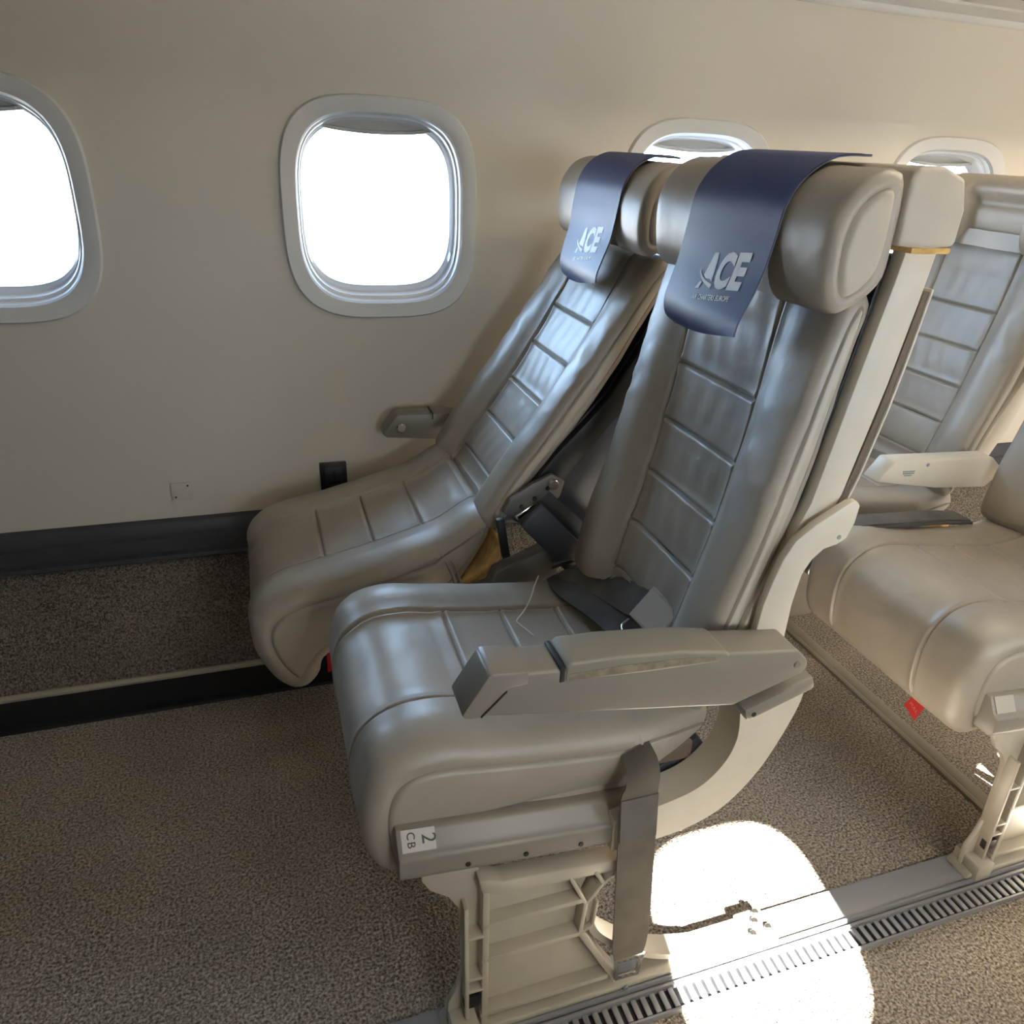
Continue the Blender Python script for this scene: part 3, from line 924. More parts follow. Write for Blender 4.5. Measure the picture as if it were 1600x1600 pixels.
def back_frame(parent, y0, tf=None, pm='cream'):
    post = [(.641, 1.029), (.637, 1.003), (.620, .915), (.604, .830), (.588, .745), (.566, .69), (.535, .62), (.512, .545), (.545, .53), (.575, .60), (.602, .68), (.630, .752), (.659, .884), (.675, .976), (.683, 1.029)]
    out = []
    for k, yy in enumerate((y0 - 0.006, y0 + SW - 0.014)):
        out.append(prism('back_post', post, yy, yy + 0.020, pm, parent, 0.002))
    # rear shell: core blackened for the shade deep in the gaps, brown pocket panel and its pale edge
    core = [(.634, 1.02), (.616, .91), (.60, .83), (.583, .745), (.558, .68), (.528, .60), (.52, .56), (.545, .56), (.57, .62), (.60, .70), (.628, .77), (.655, .90), (.672, 1.02)]
    out.append(prism('back_core', core, y0 + 0.012, y0 + SW - 0.012, 'black', parent, 0.002))
    shell = [(.686, .985), (.673, .91), (.662, .85), (.645, .775), (.628, .72), (.634, .715), (.653, .77), (.672, .85), (.682, .905), (.694, .985)]
    out.append(prism('rear_pocket_panel', shell, y0 + 0.002, y0 + SW - 0.002, 'brown', parent, 0.001))
    edge = [(.6945, .988), (.6825, .907), (.6725, .851), (.6535, .77), (.6345, .714), (.6375, .713), (.6565, .769), (.6755, .850), (.6855, .906), (.6975, .988)]
    out.append(prism('rear_panel_edge', edge, y0 + 0.0, y0 + SW, pm, parent, 0.0008))
    if tf:
        for o in out: apply_tf(o, tf)

def cover(name, label, y0, y1, prof, top_lift=0.0, skew=0.0):
    C = catmull(prof, 14)
    seg = np.linalg.norm(np.diff(C, axis=0), axis=1); cum = np.concatenate([[0], np.cumsum(seg)])
    L = cum[-1]
    n, nw = 60, 14
    t = thing(name, label, 'headrest cover', ((prof[3][0]), (y0 + y1) / 2, prof[-1][1]), 'blue headrest covers')
    def surf(s, v, off):
        v = np.asarray(v, float)
        s = np.asarray(s, float) * (1 - 0.11 * (1 - (v - y0) / (y1 - y0)))
        x = np.interp(s, cum, C[:, 0]); z = np.interp(s, cum, C[:, 1])
        e = 0.003
        dx = np.interp(s + e, cum, C[:, 0]) - np.interp(s - e, cum, C[:, 0]); dz = np.interp(s + e, cum, C[:, 1]) - np.interp(s - e, cum, C[:, 1])
        l = np.hypot(dx, dz) + 1e-9
        nx, nz = dz / l, -dx / l
        # hanging end curls at its near edge and bows slightly
        f = np.clip((s / L - 0.45) / 0.55, 0, 1)
        w = (v - y0) / (y1 - y0)
        bow = 0.006 * f * np.sin(np.pi * w) + 0.018 * f * f * (1 - w) ** 2
        return np.stack([x + nx * off - bow, v + skew * f * 0.0, z + nz * off], -1)
    ss = np.linspace(0, L, n); vv = np.linspace(y0, y1, nw + 1)
    Sg, Vg = np.meshgrid(ss, vv, indexing='ij')
    def sheet(nm, off0, off1, mt):
        A = surf(Sg, Vg, off0).reshape(-1, 3); B = surf(Sg, Vg, off1).reshape(-1, 3)
        w = nw + 1; o = n * w; fs = []
        for i in range(n - 1):
            for k in range(nw):
                a, b, c, d_ = i * w + k, i * w + k + 1, (i + 1) * w + k + 1, (i + 1) * w + k
                fs.append((a, b, c, d_)); fs.append((o + d_, o + c, o + b, o + a))
            fs.append((i * w, (i + 1) * w, o + (i + 1) * w, o + i * w)); fs.append((i * w + nw, o + i * w + nw, o + (i + 1) * w + nw, (i + 1) * w + nw))
        for k in range(nw):
            fs.append((k, o + k, o + k + 1, k + 1)); e = (n - 1) * w
            fs.append((e + k, e + k + 1, o + e + k + 1, o + e + k))
        return mk(nm, np.vstack([A, B]), fs, mt, t, True, 50)
    sg = np.sign(surf(np.array([L * 0.55]), np.array([(y0 + y1) / 2]), 0.01)[0, 0] - surf(np.array([L * 0.55]), np.array([(y0 + y1) / 2]), 0.0)[0, 0])
    k_ = -1.0 if sg > 0 else 1.0       # +off must point to the front (-X)
    body = sheet('vinyl_cover', 0.0014 * k_, 0.0, 'navy')
    sheet('cover_lining', -0.0002 * k_, -0.0012 * k_, 'cover_back')
    # printed lettering: mapped on the hanging end
    def put(nm, arr, fs, ox, oy, off=0.0019):
        # arr x -> from far side (high Y) to near side, arr y -> up
        s = L - (oy + arr[:, 1]); v = y1 - (0.074 + (ox + arr[:, 0] - 0.074) * 0.90)
        mk(nm, surf(s, v, off * k_), fs, 'white_print', t, False)
    wd = y1 - y0
    h = 0.055
    x = 0.074
    # letter A with a swoosh through its left foot
    A_parts = [[(0.000, 0.000), (0.009, 0.000), (0.0115, 0.008), (0.006, 0.010)],
               [(0.0085, 0.0175), (0.0165, 0.0135), (0.0215, 0.036), (0.0270, 0.0125), (0.0335, 0.0095), (0.0265, 0.046), (0.0165, 0.046)],
               ]
    def poly(nm, pts, ox, oy):
        bm = bmesh.new(); f = bm.faces.new([bm.verts.new((a, b, 0)) for a, b in pts])
        bmesh.ops.triangulate(bm, faces=bm.faces); bmesh.ops.subdivide_edges(bm, edges=bm.edges, cuts=2, use_grid_fill=True)
        for i, v in enumerate(bm.verts): v.index = i
        a = np.array([(v.co.x, v.co.y) for v in bm.verts]); fs = [[v.index for v in q.verts] for q in bm.faces]; bm.free()
        put(nm, a, fs, ox, oy)
    oy = 0.056
    for pts in A_parts: poly('letter_a', pts, x, oy)
    sw = [(-0.007, 0.0235), (-0.003, 0.0185), (0.006, 0.0125), (0.016, 0.0075), (0.0265, 0.0035), (0.0365, 0.000), (0.0365, 0.006), (0.027, 0.0085), (0.016, 0.0115), (0.007, 0.0155), (-0.001, 0.0205), (-0.004, 0.025)]
    poly('swoosh', sw, x, oy)
    for ch, cx in (('C', 0.037), ('E', 0.0735)):
        a, fs = text_mesh(ch, 0.064, 0.0032, 0, 1)
        a[:, 0] -= a[:, 0].min(); a[:, 1] -= a[:, 1].min()
        a[:, 0] *= 0.034 / a[:, 0].max() if ch == 'C' else 0.027 / a[:, 0].max(); a[:, 1] *= 0.047 / a[:, 1].max()
        put('letter_' + ch.lower(), a, fs, x + cx, oy)
    a, fs = text_mesh('AIR CHARTERS EUROPE', 0.0095, 0.0002, 0, 0)
    a[:, 0] *= 0.088 / a[:, 0].max()
    put('tagline', a, fs, x + 0.002, oy - 0.014)
    return t

def belt_buckle(parent, c, ex, ey, ez, scale=1.0, name='belt_buckle'):
    """lift-lever buckle: ex along the belt, ey across, ez up from the plate"""
    ex, ey, ez = [Vector(v).normalized() for v in (ex, ey, ez)]
    c = Vector(c)
    def P(a, b, h): return tuple(c + ex * (a * scale) + ey * (b * scale) + ez * (h * scale))
    out = [(-0.034, -0.027), (0.020, -0.027), (0.034, -0.018), (0.034, 0.018), (0.020, 0.027), (-0.034, 0.027)]
    def solid(nm, outl, h0, h1, mt, par, inset=0.003):
        n = len(outl); vs_ = []
        cx = sum(a for a, b in outl) / n; cy = sum(b for a, b in outl) / n
        def ins(a, b, k):
            l = math.hypot(a - cx, b - cy); return (a - (a - cx) / l * k, b - (b - cy) / l * k)
        rings = [(h0, inset), (h0 + inset, 0), (h1 - inset, 0), (h1, inset)]
        for h, k in rings:
            for a, b in outl:
                q = ins(a, b, k); vs_.append(P(q[0], q[1], h))
        fs = [tuple(reversed(range(n))), tuple(range(3 * n, 4 * n))]
        for i in range(3):
            for k in range(n): fs.append((i * n + k, i * n + (k + 1) % n, (i + 1) * n + (k + 1) % n, (i + 1) * n + k))
        return mk(nm, vs_, fs, mt, par, True, 30)
    b = solid(name, out, 0.0, 0.013, 'buckle', parent)
    lid = [(-0.030, -0.024), (0.018, -0.024), (0.030, -0.016), (0.030, 0.016), (0.018, 0.024), (-0.030, 0.024)]
    solid('buckle_lever', lid, 0.0135, 0.019, 'buckle', b, 0.002)
    return b

def armrest(parent, y0, y1, tf=None):
    out = [(.158, .579), (.480, .524), (.570, .552), (.577, .562), (.574, .572), (.558, .588), (.457, .602), (.256, .619), (.187, .625)]
    a = prism('armrest', out, y0, y1, 'arm', parent, 0.0035, 'Y', 3)
    pad = [(.2635, .603), (.2635, .6215), (.270, .6265), (.32, .6245), (.40, .6165), (.455, .606), (.464, .600), (.458, .592), (.36, .5965)]
    p = prism('armrest_pad', pad, y0 - 0.0015, y1 + 0.001, 'arm_pad', a, 0.0035, 'Y', 3)
    g = box('pad_gap', (.2575, y0 - 0.0004, .603), (.2632, y1 + 0.0004, .6215), 'black', a, 0.0004)
    cap = [(.1535, .582), (.1575, .5775), (.172, .5755), (.203, .607), (.2235, .608), (.2235, .6245), (.1855, .6285), (.181, .6265)]
    c = prism('armrest_end_cap', cap, y0 - 0.001, y1 + 0.001, 'arm', a, 0.003, 'Y', 2)
    l = bar('cap_joint', (.1735, y0 - 0.0006, .5770), (.2005, y0 - 0.0006, .6045), 0.0016, 0.002, 'black', a, 0)
    s = cyl('pivot_cap', (.560, y0 + 0.0005, .568), (0, -1, 0), 0.0048, 0.0022, 'arm', a, 20)
    st = section_wear = prism('pad_scuff', [(.268, .6045), (.268, .6130), (.33, .6125), (.40, .6075), (.448, .6005), (.444, .5970), (.36, .6005)], y0 - 0.0019, y0 - 0.0012, 'scuff', a, 0.0)
    if tf:
        for o in (a, p, g, c, l, s, st): apply_tf(o, tf)
    return a

def hook_bracket(parent, y, tf=None):
    pts = [(.643, .745), (.641, .722), (.634, .703), (.622, .696), (.604, .692), (.590, .679), (.580, .660), (.575, .62), (.574, .573), (.571, .50), (.527, .49), (.529, .581), (.533, .625), (.540, .655), (.549, .685), (.562, .708), (.585, .726), (.610, .740), (.628, .750), (.638, .751)]
    o = prism('hook_bracket', pts, y - 0.007, y + 0.005, 'cream', parent, 0.002)
    s = cyl('bracket_screw', (.622, y - 0.0065, .706), (0, -1, 0), 0.003, 0.0015, 'track', o, 12, 0.0004)
    if tf:
        for q in (o, s): apply_tf(q, tf)

def arm_rear_bumper(parent, y0, y1):
    o = bar('armrest_lower_bumper', (.506, (y0 + y1) / 2, .4965), (.600, (y0 + y1) / 2, .5285), 0.021, y1 - y0, 'arm', parent, 0.006)
    cyl('screw_hole', (.517, y0 - 0.0002, .4985), (0, -1, 0), 0.0032, 0.0008, 'black', o, 14, 0.0002)

def curved_frame(parent, y0, y1):
    outer = catmull([(.612, .512), (.609, .475), (.592, .425), (.566, .372), (.528, .327), (.485, .303), (.43, .292), (.36, .29)], 8)
    inner = catmull([(.515, .512), (.520, .475), (.522, .435), (.509, .398), (.478, .367), (.43, .352), (.38, .345), (.36, .343)], 8)
    poly = [tuple(p) for p in outer] + [tuple(p) for p in inner[::-1]]
    n = len(outer)
    vs_ = []
    for y in (y0, y1):
        for a, b in zip(outer, inner):
            vs_.append((a[0], y, a[1])); vs_.append((b[0], y, b[1]))
    o = 2 * n; fs = []
    for i in range(n - 1):
        a, b, c, d_ = 2 * i, 2 * i + 1, 2 * i + 3, 2 * i + 2
        fs += [(a, b, c, d_), (o + a, o + d_, o + c, o + b), (a, d_, o + d_, o + a), (b, o + b, o + c, c)]
    fs += [(0, o, o + 1, 1), (2 * n - 2, 2 * n - 1, o + 2 * n - 1, o + 2 * n - 2)]
    return mk('curved_side_frame', vs_, fs, 'cream', parent, True, 40)

def side_rail(parent):
    sec = [(.712, .383), (.678, .381), (.664, .358), (.657, .354), (.655, .328), (.662, .318), (.712, .318)]
    x0, x1 = .090, .470
    n = len(sec)
    bm = bmesh.new()
    def sh(z, x): return z - 0.095 * (x - x0)
    lo = [bm.verts.new((x0, y, sh(z, x0))) for y, z in sec]; hi = [bm.verts.new((x1, y, sh(z, x1))) for y, z in sec]
    bm.faces.new(lo); bm.faces.new(list(reversed(hi)))
    for i in range(n): bm.faces.new((lo[i], hi[i], hi[(i + 1) % n], lo[(i + 1) % n]))
    bmesh.ops.recalc_face_normals(bm, faces=bm.faces)
    bmesh.ops.bevel(bm, geom=list(bm.edges), offset=0.004, segments=2, profile=0.5, affect='EDGES', clamp_overlap=True)
    r = bm_obj('side_rail', bm, 'rail', parent, 35)
    for x in (.172, .245, .318, .455):
        cyl('rail_screw', (x, .6555, .3345 - 0.095 * (x - x0)), (0, -1, 0), 0.0034, 0.0016, 'black', r, 14, 0.0004)
    # seat number plate on the upper facet
    def facet(u, w, off):       # u along X, w up the facet
        a = Vector((x0 + u, .664, sh(.358, x0 + u))); b = Vector((x0 + u, .678, sh(.381, x0 + u)))
        nrm = Vector((0, -(b.z - a.z), (b.y - a.y))).normalized()
        t = (b - a).normalized()
        return a + t * w + nrm * off
    pl = mk('number_plate', [tuple(facet(u, w, o)) for o in (0.0003, 0.0014) for u, w in ((.006, .001), (.046, .001), (.046, .027), (.006, .027))],
            [(0, 1, 2, 3), (7, 6, 5, 4), (0, 4, 5, 1), (1, 5, 6, 2), (2, 6, 7, 3), (3, 7, 4, 0)], 'plate', r, False)
    for s, size, u0, w0, bold in (('2', 0.024, .030, .0200, 0.0001), ('C', 0.0135, .0125, .0240, 0.0001), ('B', 0.0135, .0125, .0125, 0.0001)):
        a, fs = text_mesh(s, size, bold, 0, 0)
        a[:, 0] -= a[:, 0].min(); a[:, 1] -= a[:, 1].min()
        # turned a quarter clockwise: letter-up runs aft, reading runs down
        mk('plate_character', [tuple(facet(u0 + q[1], w0 - q[0], 0.0019)) for q in a], fs, 'black_print', pl, False)
    return r

def seat_leg(parent):
    yo, yi = .648, .690
    L_ = prism('leg_panel', [(.120, .335), (.118, .300), (.128, .280), (.150, .262), (.162, .240), (.166, .215), (.169, .115), (.160, .080), (.150, .060), (.148, .016), (.400, .016), (.392, .040), (.345, .120), (.333, .160), (.326, .200), (.338, .235), (.362, .262), (.372, .272), (.200, .287), (.188, .300), (.184, .335)],
               .668, .678, 'leg', parent, 0.002)
    def rib(nm, p, q, w=0.007, mt='leg'):
        return bar(nm, (p[0], .662, p[1]), (q[0], .662, q[1]), w, 0.026, mt, L_, 0.002)
    rib('front_rib', (.194, .275), (.196, .014), 0.009)
    rib('front_rib', (.169, .255), (.172, .030), 0.006)
    for z in (.214, .150, .040): rib('cross_rib', (.190, z), (.328 if z > .1 else .378, z), 0.009)
    rib('cross_rib', (.168, .118), (.196, .118), 0.006)
    rib('cross_rib', (.168, .198), (.196, .198), 0.006)
    rib('cross_rib', (.168, .095), (.196, .095), 0.006)
    rib('diagonal_rib', (.306, .262), (.331, .206), 0.006)
    rib('diagonal_rib', (.331, .206), (.354, .236), 0.006)
    rib('diagonal_rib', (.354, .236), (.340, .262), 0.006)
    rib('diagonal_rib', (.354, .236), (.376, .258), 0.006)
    rib('diagonal_rib', (.331, .208), (.327, .152), 0.007)
    rib('diagonal_rib', (.327, .152), (.392, .026), 0.010)
    rib('diagonal_rib', (.348, .205), (.344, .160), 0.005)
    rib('diagonal_rib', (.344, .160), (.327, .150), 0.006)
    # shallow tray shaped channel under the rail
    c = prism('channel_lip', [(.184, .298), (.188, .278), (.198, .268), (.214, .264), (.380, .252), (.384, .272), (.214, .286), (.198, .296)], .650, .676, 'leg', L_, 0.003)
    # rear strut curving down to the floor and the long low foot
    st = catmull([(.352, .232), (.343, .200), (.342, .165), (.355, .130), (.385, .096), (.425, .062), (.46, .040), (.50, .024), (.53, .016)], 8)
    vs_, fs = [], []
    for i, p in enumerate(st):
        t = st[min(i + 1, len(st) - 1)] - st[max(i - 1, 0)]; t = t / np.linalg.norm(t); nn = np.array([-t[1], t[0]])
        for y, k in ((.656, 1), (.690, 1), (.690, -1), (.656, -1)):
            q = p + nn * 0.005 * k; vs_.append((q[0], y, q[1]))
    for i in range(len(st) - 1):
        for k in range(4): fs.append((i * 4 + k, i * 4 + (k + 1) % 4, (i + 1) * 4 + (k + 1) % 4, (i + 1) * 4 + k))
    fs += [(0, 1, 2, 3), tuple(range(len(vs_) - 4, len(vs_)))]
    mk('rear_strut', vs_, fs, 'leg', parent, True, 40)
    prism('base_beam', [(.140, .008), (.668, .008), (.668, .014), (.655, .019), (.62, .020), (.40, .020), (.150, .020)], .644, .692, 'leg', parent, 0.003)
    # front foot and rear latch
    box('front_foot', (.150, .636, .006), (.186, .690, .042), 'leg', parent, 0.004)
    box('foot_pad', (.168, .650, .060), (.190, .664, .082), 'black', L_, 0.003)
    lt = box('track_latch', (.612, .640, .016), (.660, .694, .027), 'alu', parent, 0.004)
    for x, y in ((.622, .652), (.636, .670), (.651, .655), (.646, .684)):
        cyl('latch_bolt', (x, y, .0265), (0, 0, 1), 0.0055, 0.007, 'steel', lt, 10, 0.001)
    cyl('foot_bolt', (.404, .6425, .015), (0, -1, 0), 0.004, 0.003, 'track', parent, 12)
    return L_

def red_tag(parent, c, w, h, tilt=0.0):
    x, y, z = c
    o = mk('red_tag', [(x - w / 2, y, z - h / 2), (x + w / 2, y, z - h / 2 + tilt), (x + w / 2, y, z + h / 2 + tilt), (x - w / 2, y, z + h / 2),
                       (x - w / 2, y + .001, z - h / 2), (x + w / 2, y + .001, z - h / 2 + tilt), (x + w / 2, y + .001, z + h / 2 + tilt), (x - w / 2, y + .001, z + h / 2)],
           [(0, 1, 2, 3), (7, 6, 5, 4), (0, 4, 5, 1), (1, 5, 6, 2), (2, 6, 7, 3), (3, 7, 4, 0)], 'red', parent, False)
    return o

def hanging_belt(parent):
    pts = [(.398, .690, .418), (.396, .662, .414), (.391, .648, .404), (.386, .644, .385), (.388, .641, .33), (.392, .640, .25), (.397, .640, .17), (.400, .641, .112), (.402, .643, .082)]
    sd = [(.040, .004, .012), (.042, .004, .012), (.046, .0, .008), (.051, .0, .0), (.053, 0, 0), (.053, 0, 0), (.054, 0, 0), (.052, 0, 0), (.044, 0, 0)]
    b = ribbon('hanging_belt', pts, sd, 0.0022, 'belt_tan', parent)
    pts2 = [(.386, .6418, .385), (.387, .6392, .35), (.3885, .6380, .318)]
    ribbon('belt_stitched_fold', pts2, [(.051, 0, 0)] * 3, 0.0022, 'belt', b)
    # metal tongue: frame with a slot
    bar('tongue_side', (.383, .644, .083), (.389, .646, .036), 0.007, 0.004, 'steel', b, 0.001)
    bar('tongue_side', (.424, .644, .080), (.421, .646, .036), 0.007, 0.004, 'steel', b, 0.001)
    bar('tongue_cross_bar', (.381, .644, .079), (.428, .644, .077), 0.012, 0.004, 'steel', b, 0.001)
    bar('tongue_cross_bar', (.387, .646, .038), (.424, .646, .037), 0.010, 0.004, 'steel', b, 0.001)

def buckle_axes():
    ez = Vector((-.70, -.30, .64)).normalized()
    ex = Vector((.16, -.95, -.10)); ex = (ex - ez * ex.dot(ez)).normalized()
    return ex, ez.cross(ex), ez

def lap_belt(parent, dx=0.0, dy=0.0):
    def s(P): return [(x + dx, y + dy, z) for x, y, z in P]
    b = ribbon('lap_belt', s([(.452, 1.108, .440), (.455, 1.075, .462), (.468, 1.03, .472), (.480, .985, .480), (.486, .935, .490), (.490, .885, .504)]),
               [(.050, .012, .010), (.052, .012, .014), (.048, .02, .018), (.040, .02, .025), (.034, .012, .034), (.030, .008, .040)], 0.002, 'belt', parent)
    ribbon('belt_tail', s([(.432, 1.09, .444), (.428, 1.045, .458), (.436, 1.0, .462), (.448, .96, .464), (.456, .90, .470), (.460, .845, .474)]),
           [(.035, .016, .0), (.045, .02, .006), (.046, .02, .01), (.046, .022, .010), (.044, .02, .010), (.042, .014, .008)], 0.002, 'belt_dark', b)
    bar('anchor_pin', *s([(.430, 1.103, .456), (.482, 1.112, .460)]), 0.008, 0.006, 'steel', b, 0.001)
    belt_buckle(parent, s([(.496, .838, .508)])[0], *buckle_axes(), 1.0)
    tube('buckle_loop', s([(.470, .880, .482), (.456, .872, .478), (.452, .850, .476), (.462, .838, .480)]), 0.0022, 'steel', b, 8)

# ---- aisle seat
def make_aisle_seat(name, label, dx, first=True):
    t = thing(name, label, 'airline seat', (0.36 + 0.0, 0.68, 0.0), 'grey leather airline seats')
    c = cushion(t, YA)
    b = backrest(t, YA, None, 1.3)
    h = headrest(t, YA - 0.020)
    headrest_rear(t, YA - 0.020)
    back_frame(t, YA)
    armrest(t, .618, .668)
    arm_rear_bumper(t, .624, .664)
    hook_bracket(t, .672)
    curved_frame(t, .652, .700)
    side_rail(t)
    seat_leg(t)
    hanging_belt(t)
    lap_belt(t)
    prism('seat_pan', [(.13, .312), (.50, .332), (.52, .375), (.50, .40), (.43, .345), (.13, .335)], .706, 1.095, 'dark_shell', t, 0.002)
    box('pan_spring', (.42, .700, .372), (.49, .706, .40), 'brown', t, 0.001)
    for x in (.17, .40):
        tube('cross_beam', [(x, .675, .305), (x, 1.18, .305)], 0.014, 'alu', t, 14, False)
    return t

aisle = make_aisle_seat('airline_seat', 'upright grey leather aisle seat with long armrest and number plate 2 C B', 0)

def copy_tree(o, parent=None, skip=()):
    c = o.copy(); COL.objects.link(c); c.parent = parent
    for ch in list(o.children):
        if not any(ch.name.startswith(k) for k in skip): copy_tree(ch, c, skip)
    return c

PITCH = 0.905
aisle2 = copy_tree(aisle, None, ('plate_character', 'lap_belt', 'belt_buckle'))
aisle2.location.x += PITCH
tag(aisle2, 'grey leather aisle seat in the row behind, red pull tag under its cushion', 'airline seat', 'grey leather airline seats')

# ---- window seat (reclined, cushion tipped forward)
def make_window_seat(name, label, recl=True, dx=0.0):
    t = thing(name, label, 'airline seat', (0.25 + dx, 1.40, 0.0), 'grey leather airline seats')
    if recl:
        tc_ = rot_tf(21, (.15, .475), (.0, .408)); tb = rot_tf(-20.6, (.475, .48), (.345, .522)); th = rot_tf(-6, (.575, 1.03), (.612, 1.02))
    else:
        tc_ = rot_tf(0, (0, 0), (dx, 0)); tb = rot_tf(-4, (.475, .48), (.475 + dx, .48)); th = rot_tf(0, (0, 0), (dx + .03, -.01))
    y = YA + DYW
    c = cushion(t, y, tc_, 3.7)
    b = backrest(t, y, tb, 6.1)
    headrest(t, y - 0.020, th, 2.0)
    headrest_rear(t, y - 0.020, th)
    back_frame(t, y, (lambda P: rot_tf(-20.6, (.475, .48), (.350, .515))(P)) if recl else tb, 'black' if recl else 'cream')  # reclined seat: shade behind it put into the posts as black
    # exposed foam under the torn rear corner, red life-vest tags
    f = prism('torn_foam', [(.40, .352), (.43, .342), (.465, .348), (.50, .368), (.517, .40), (.505, .404), (.475, .372), (.43, .36)], y - 0.004, y + 0.10, 'foam', c, 0.005, 'Y', 2)
    apply_tf(f, tc_)
    if recl:
        red_tag(c, (.268, y - 0.008, .372), .026, .030, .006)
        red_tag(c, (.085, y + 0.03, .245), .060, .040, .01)
    # wall-side armrest stub with a recline button
    if recl:
        a = prism('armrest', [(.228, .519), (.236, .512), (.42, .494), (.44, .50), (.44, .552), (.37, .560), (.264, .562), (.256, .557)], 1.640, 1.690, 'arm', t, 0.003)
        cyl('recline_button', (.268, 1.6395, .5335), (0, -1, 0), 0.0105, 0.006, 'steel', a, 24, 0.002)
        box('armrest_slot', (.336, 1.6395, .5485), (.339, 1.69, .5635), 'black', a, 0.0)
    # seat pan, beams and outboard support down to the floor
    p = prism('seat_pan', [(.16, .318), (.36, .322), (.38, .330), (.36, .334), (.16, .334)], y + 0.016, y + SW - 0.005, 'dark_shell', t, 0.002)
    apply_tf(p, tc_)
    for x in (.17, .40):
        tube('cross_beam', [(x + dx, 1.20, .305), (x + dx, 1.60, .305)], 0.014, 'alu', t, 14, False)
    prism('outboard_leg', [(.13 + dx, .305), (.16 + dx, .16), (.15 + dx, 0.0), (.42 + dx, 0.0), (.41 + dx, .16), (.44 + dx, .305)], 1.452, 1.466, 'leg', t, 0.003)
    # recline hinge, side shroud and dark support arms between the seats
    if recl:
        h = prism('recline_hinge', [(.372, .560), (.36, .535), (.385, .515), (.425, .530), (.462, .556), (.470, .585), (.445, .600), (.41, .585)], 1.165, 1.175, 'dull_steel', t, 0.002)
        for x, z in ((.392, .545), (.415, .558), (.438, .575)):
            cyl('hinge_rivet', (x, 1.1645, z), (0, -1, 0), 0.004, 0.003, 'black', h, 12)
        bar('hinge_rod', (.380, 1.160, .528), (.415, 1.160, .548), 0.012, 0.014, 'steel', h, 0.003)
        cyl('hinge_knob', (.445, 1.166, .585), (0, -1, 0), 0.009, 0.014, 'steel', h, 16)
        bar('support_arm', (.398, 1.135, .545), (.505, 1.135, .425), 0.052, 0.022, 'dark_shell', t, 0.003)
        bar('support_arm', (.430, 1.170, .560), (.560, 1.170, .43), 0.030, 0.012, 'black', t, 0.002)
        prism('side_shroud', [(.300, .395), (.335, .405), (.345, .430), (.43, .462), (.455, .455), (.462, .420), (.448, .385), (.39, .372), (.31, .37)], 1.150, 1.182, 'grey_shroud', t, 0.004)
        bar('shroud_strut', (.365, 1.158, .455), (.352, 1.158, .53), 0.014, 0.012, 'black', t, 0.002)
        prism('rear_shell', [(.40, .50), (.47, .56), (.60, .74), (.65, .90), (.70, .90), (.68, .70), (.62, .56), (.55, .42), (.50, .40)], 1.215, 1.585, 'dark_shell', t, 0.01)
    return t

win = make_window_seat('airline_seat', 'reclined grey leather window seat with cushion tipped forward and yellow foam showing', True)
win2 = make_window_seat('airline_seat', 'upright grey leather window seat in the row behind, beyond the lowered pale middle armrest', False, PITCH)

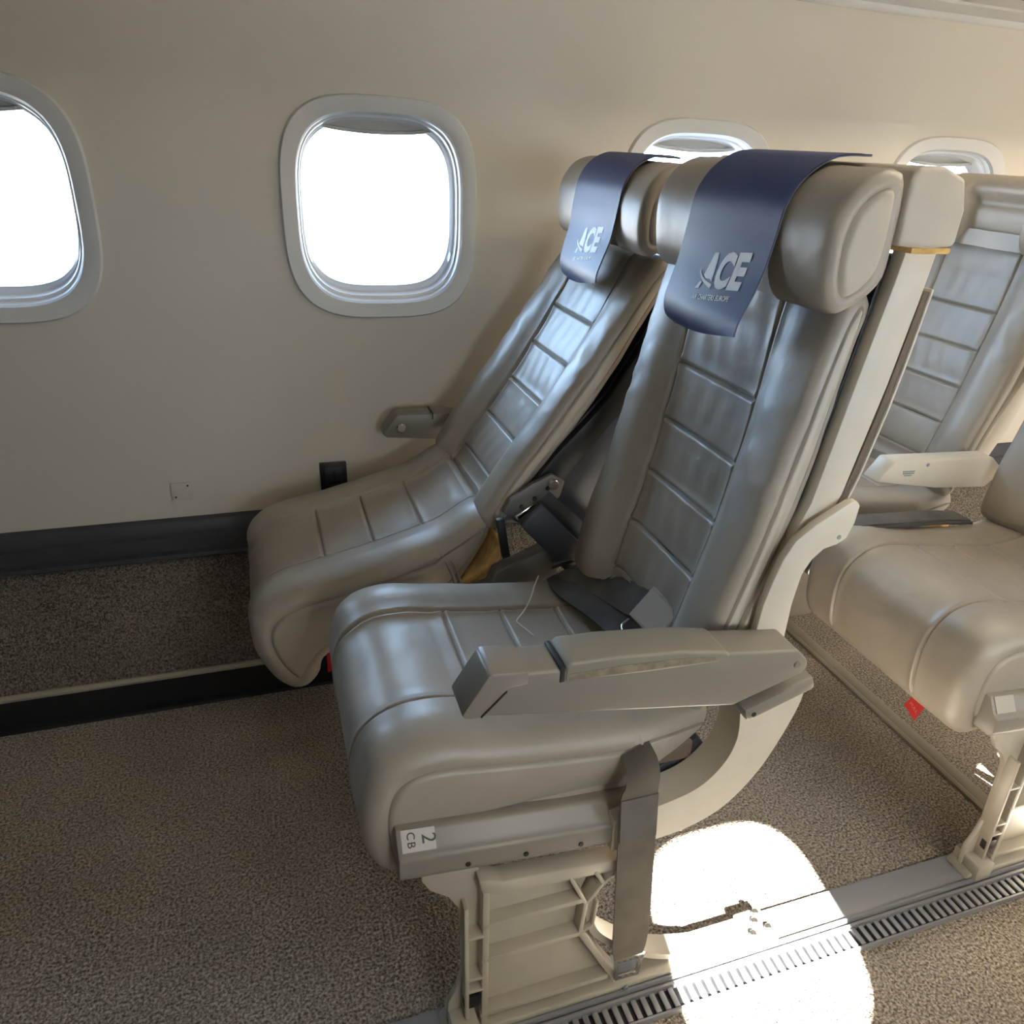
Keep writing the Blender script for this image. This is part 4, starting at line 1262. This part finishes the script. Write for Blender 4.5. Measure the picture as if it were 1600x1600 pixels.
def rear_fittings():
    # lowered middle armrest, belt lying beside it and a red pull tag under the cushion front
    BASE[aisle2.name] = Vector(aisle2.location)
    t = aisle2
    a = prism('middle_armrest', [(1.110, .542), (1.142, .583), (1.40, .572), (1.44, .54), (1.40, .505), (1.27, .515)], 1.120, 1.165, 'cream', t, 0.004)
    for k, (w, o) in enumerate(((.030, 0), (.028, .001), (.018, .006))):
        bar('armrest_print_line', (1.168 + o, 1.1195, .5605 - .0045 * k), (1.168 + o + w, 1.1195, .5595 - .0045 * k), 0.0022, 0.001, 'track', a, 0)
    cyl('armrest_screw', (1.228, 1.1205, .570), (0, -1, 0), 0.004, 0.002, 'track', a, 12)
    b = ribbon('lap_belt', [(1.335, 1.10, .455), (1.24, 1.095, .468), (1.14, 1.08, .480), (1.06, 1.085, .482), (1.02, 1.10, .465)], [(.0, .045, .0)] * 5, 0.003, 'belt', t)
    ribbon('belt_edge', [(1.335, 1.075, .452), (1.24, 1.07, .464), (1.14, 1.055, .477), (1.06, 1.06, .479)], [(.0, .012, .0)] * 4, 0.004, 'belt_dark', b)
    def q(y, z): return (1.034, y, z)
    pts = [(.831, .246), (.812, .288), (.787, .285), (.802, .234)]
    vs_ = [(1.007, y, z) for y, z in pts] + [(1.0085, y, z) for y, z in pts]
    rt = mk('red_pull_tag', vs_, [(0, 1, 2, 3), (7, 6, 5, 4), (0, 4, 5, 1), (1, 5, 6, 2), (2, 6, 7, 3), (3, 7, 4, 0)], 'red', t, False)
    rt['label'] = 'red fabric pull tag with faint white lettering'
    arr, fs = text_mesh('PULL', 0.0095, 0.0001, 0, 0)
    ex = Vector((0, -.72, -.30)).normalized(); ey = Vector((0, -ex.z, ex.y)); ey = ey if ey.z > 0 else -ey
    o = Vector((1.0064, .8205, .257))
    mk('tag_lettering', [tuple(o + ex * p[0] + ey * p[1]) for p in arr], fs, 'tag_print', rt, False)
rear_fittings()

# ---- blue covers on the headrests
cover('headrest_cover', 'navy headrest cover lettered ACE on the near aisle seat', .757, .950,
      [(.634, 1.1165), (.625, 1.1165), (.612, 1.1165), (.585, 1.112), (.556, 1.094), (.537, 1.066), (.530, 1.03), (.523, .99), (.513, .955), (.508, .935), (.512, .915), (.528, .902)])
cover('headrest_cover', 'blue headrest cover lettered ACE on the reclined window seat', 1.255, 1.455,
      [(.672, 1.100), (.662, 1.1015), (.650, 1.1025), (.625, 1.101), (.596, 1.086), (.576, 1.058), (.568, 1.02), (.562, .975), (.553, .94), (.548, .915), (.553, .893), (.570, .878)])
cover('headrest_cover', 'navy headrest cover lettered ACE on the aisle seat in the row behind', .757 + 0.0, .950,
      [(x + PITCH, z) for x, z in [(.634, 1.1165), (.625, 1.1165), (.612, 1.1165), (.585, 1.112), (.556, 1.094), (.537, 1.066), (.530, 1.03), (.523, .99), (.513, .955), (.508, .935), (.512, .915), (.528, .902)]])

# ---- loose thread on the aisle cushion
th = tube('loose_thread', [(.398, 1.078, .4555), (.380, 1.045, .4590), (.362, 1.012, .4565), (.342, .985, .4520), (.324, .962, .4535), (.324, .952, .4535), (.331, .935, .4520), (.337, .918, .4515)], 0.0011, 'thread', None, 6, True, (.36, .99, .447))
th.location = (0, 0, 0)
P = np.empty(len(th.data.vertices) * 3); th.data.vertices.foreach_get('co', P)
P = P.reshape(-1, 3) + np.array([.36, .99, .447]); th.data.vertices.foreach_set('co', P.reshape(-1))
tag(th, 'loose white thread lying on the aisle seat cushion', 'thread')
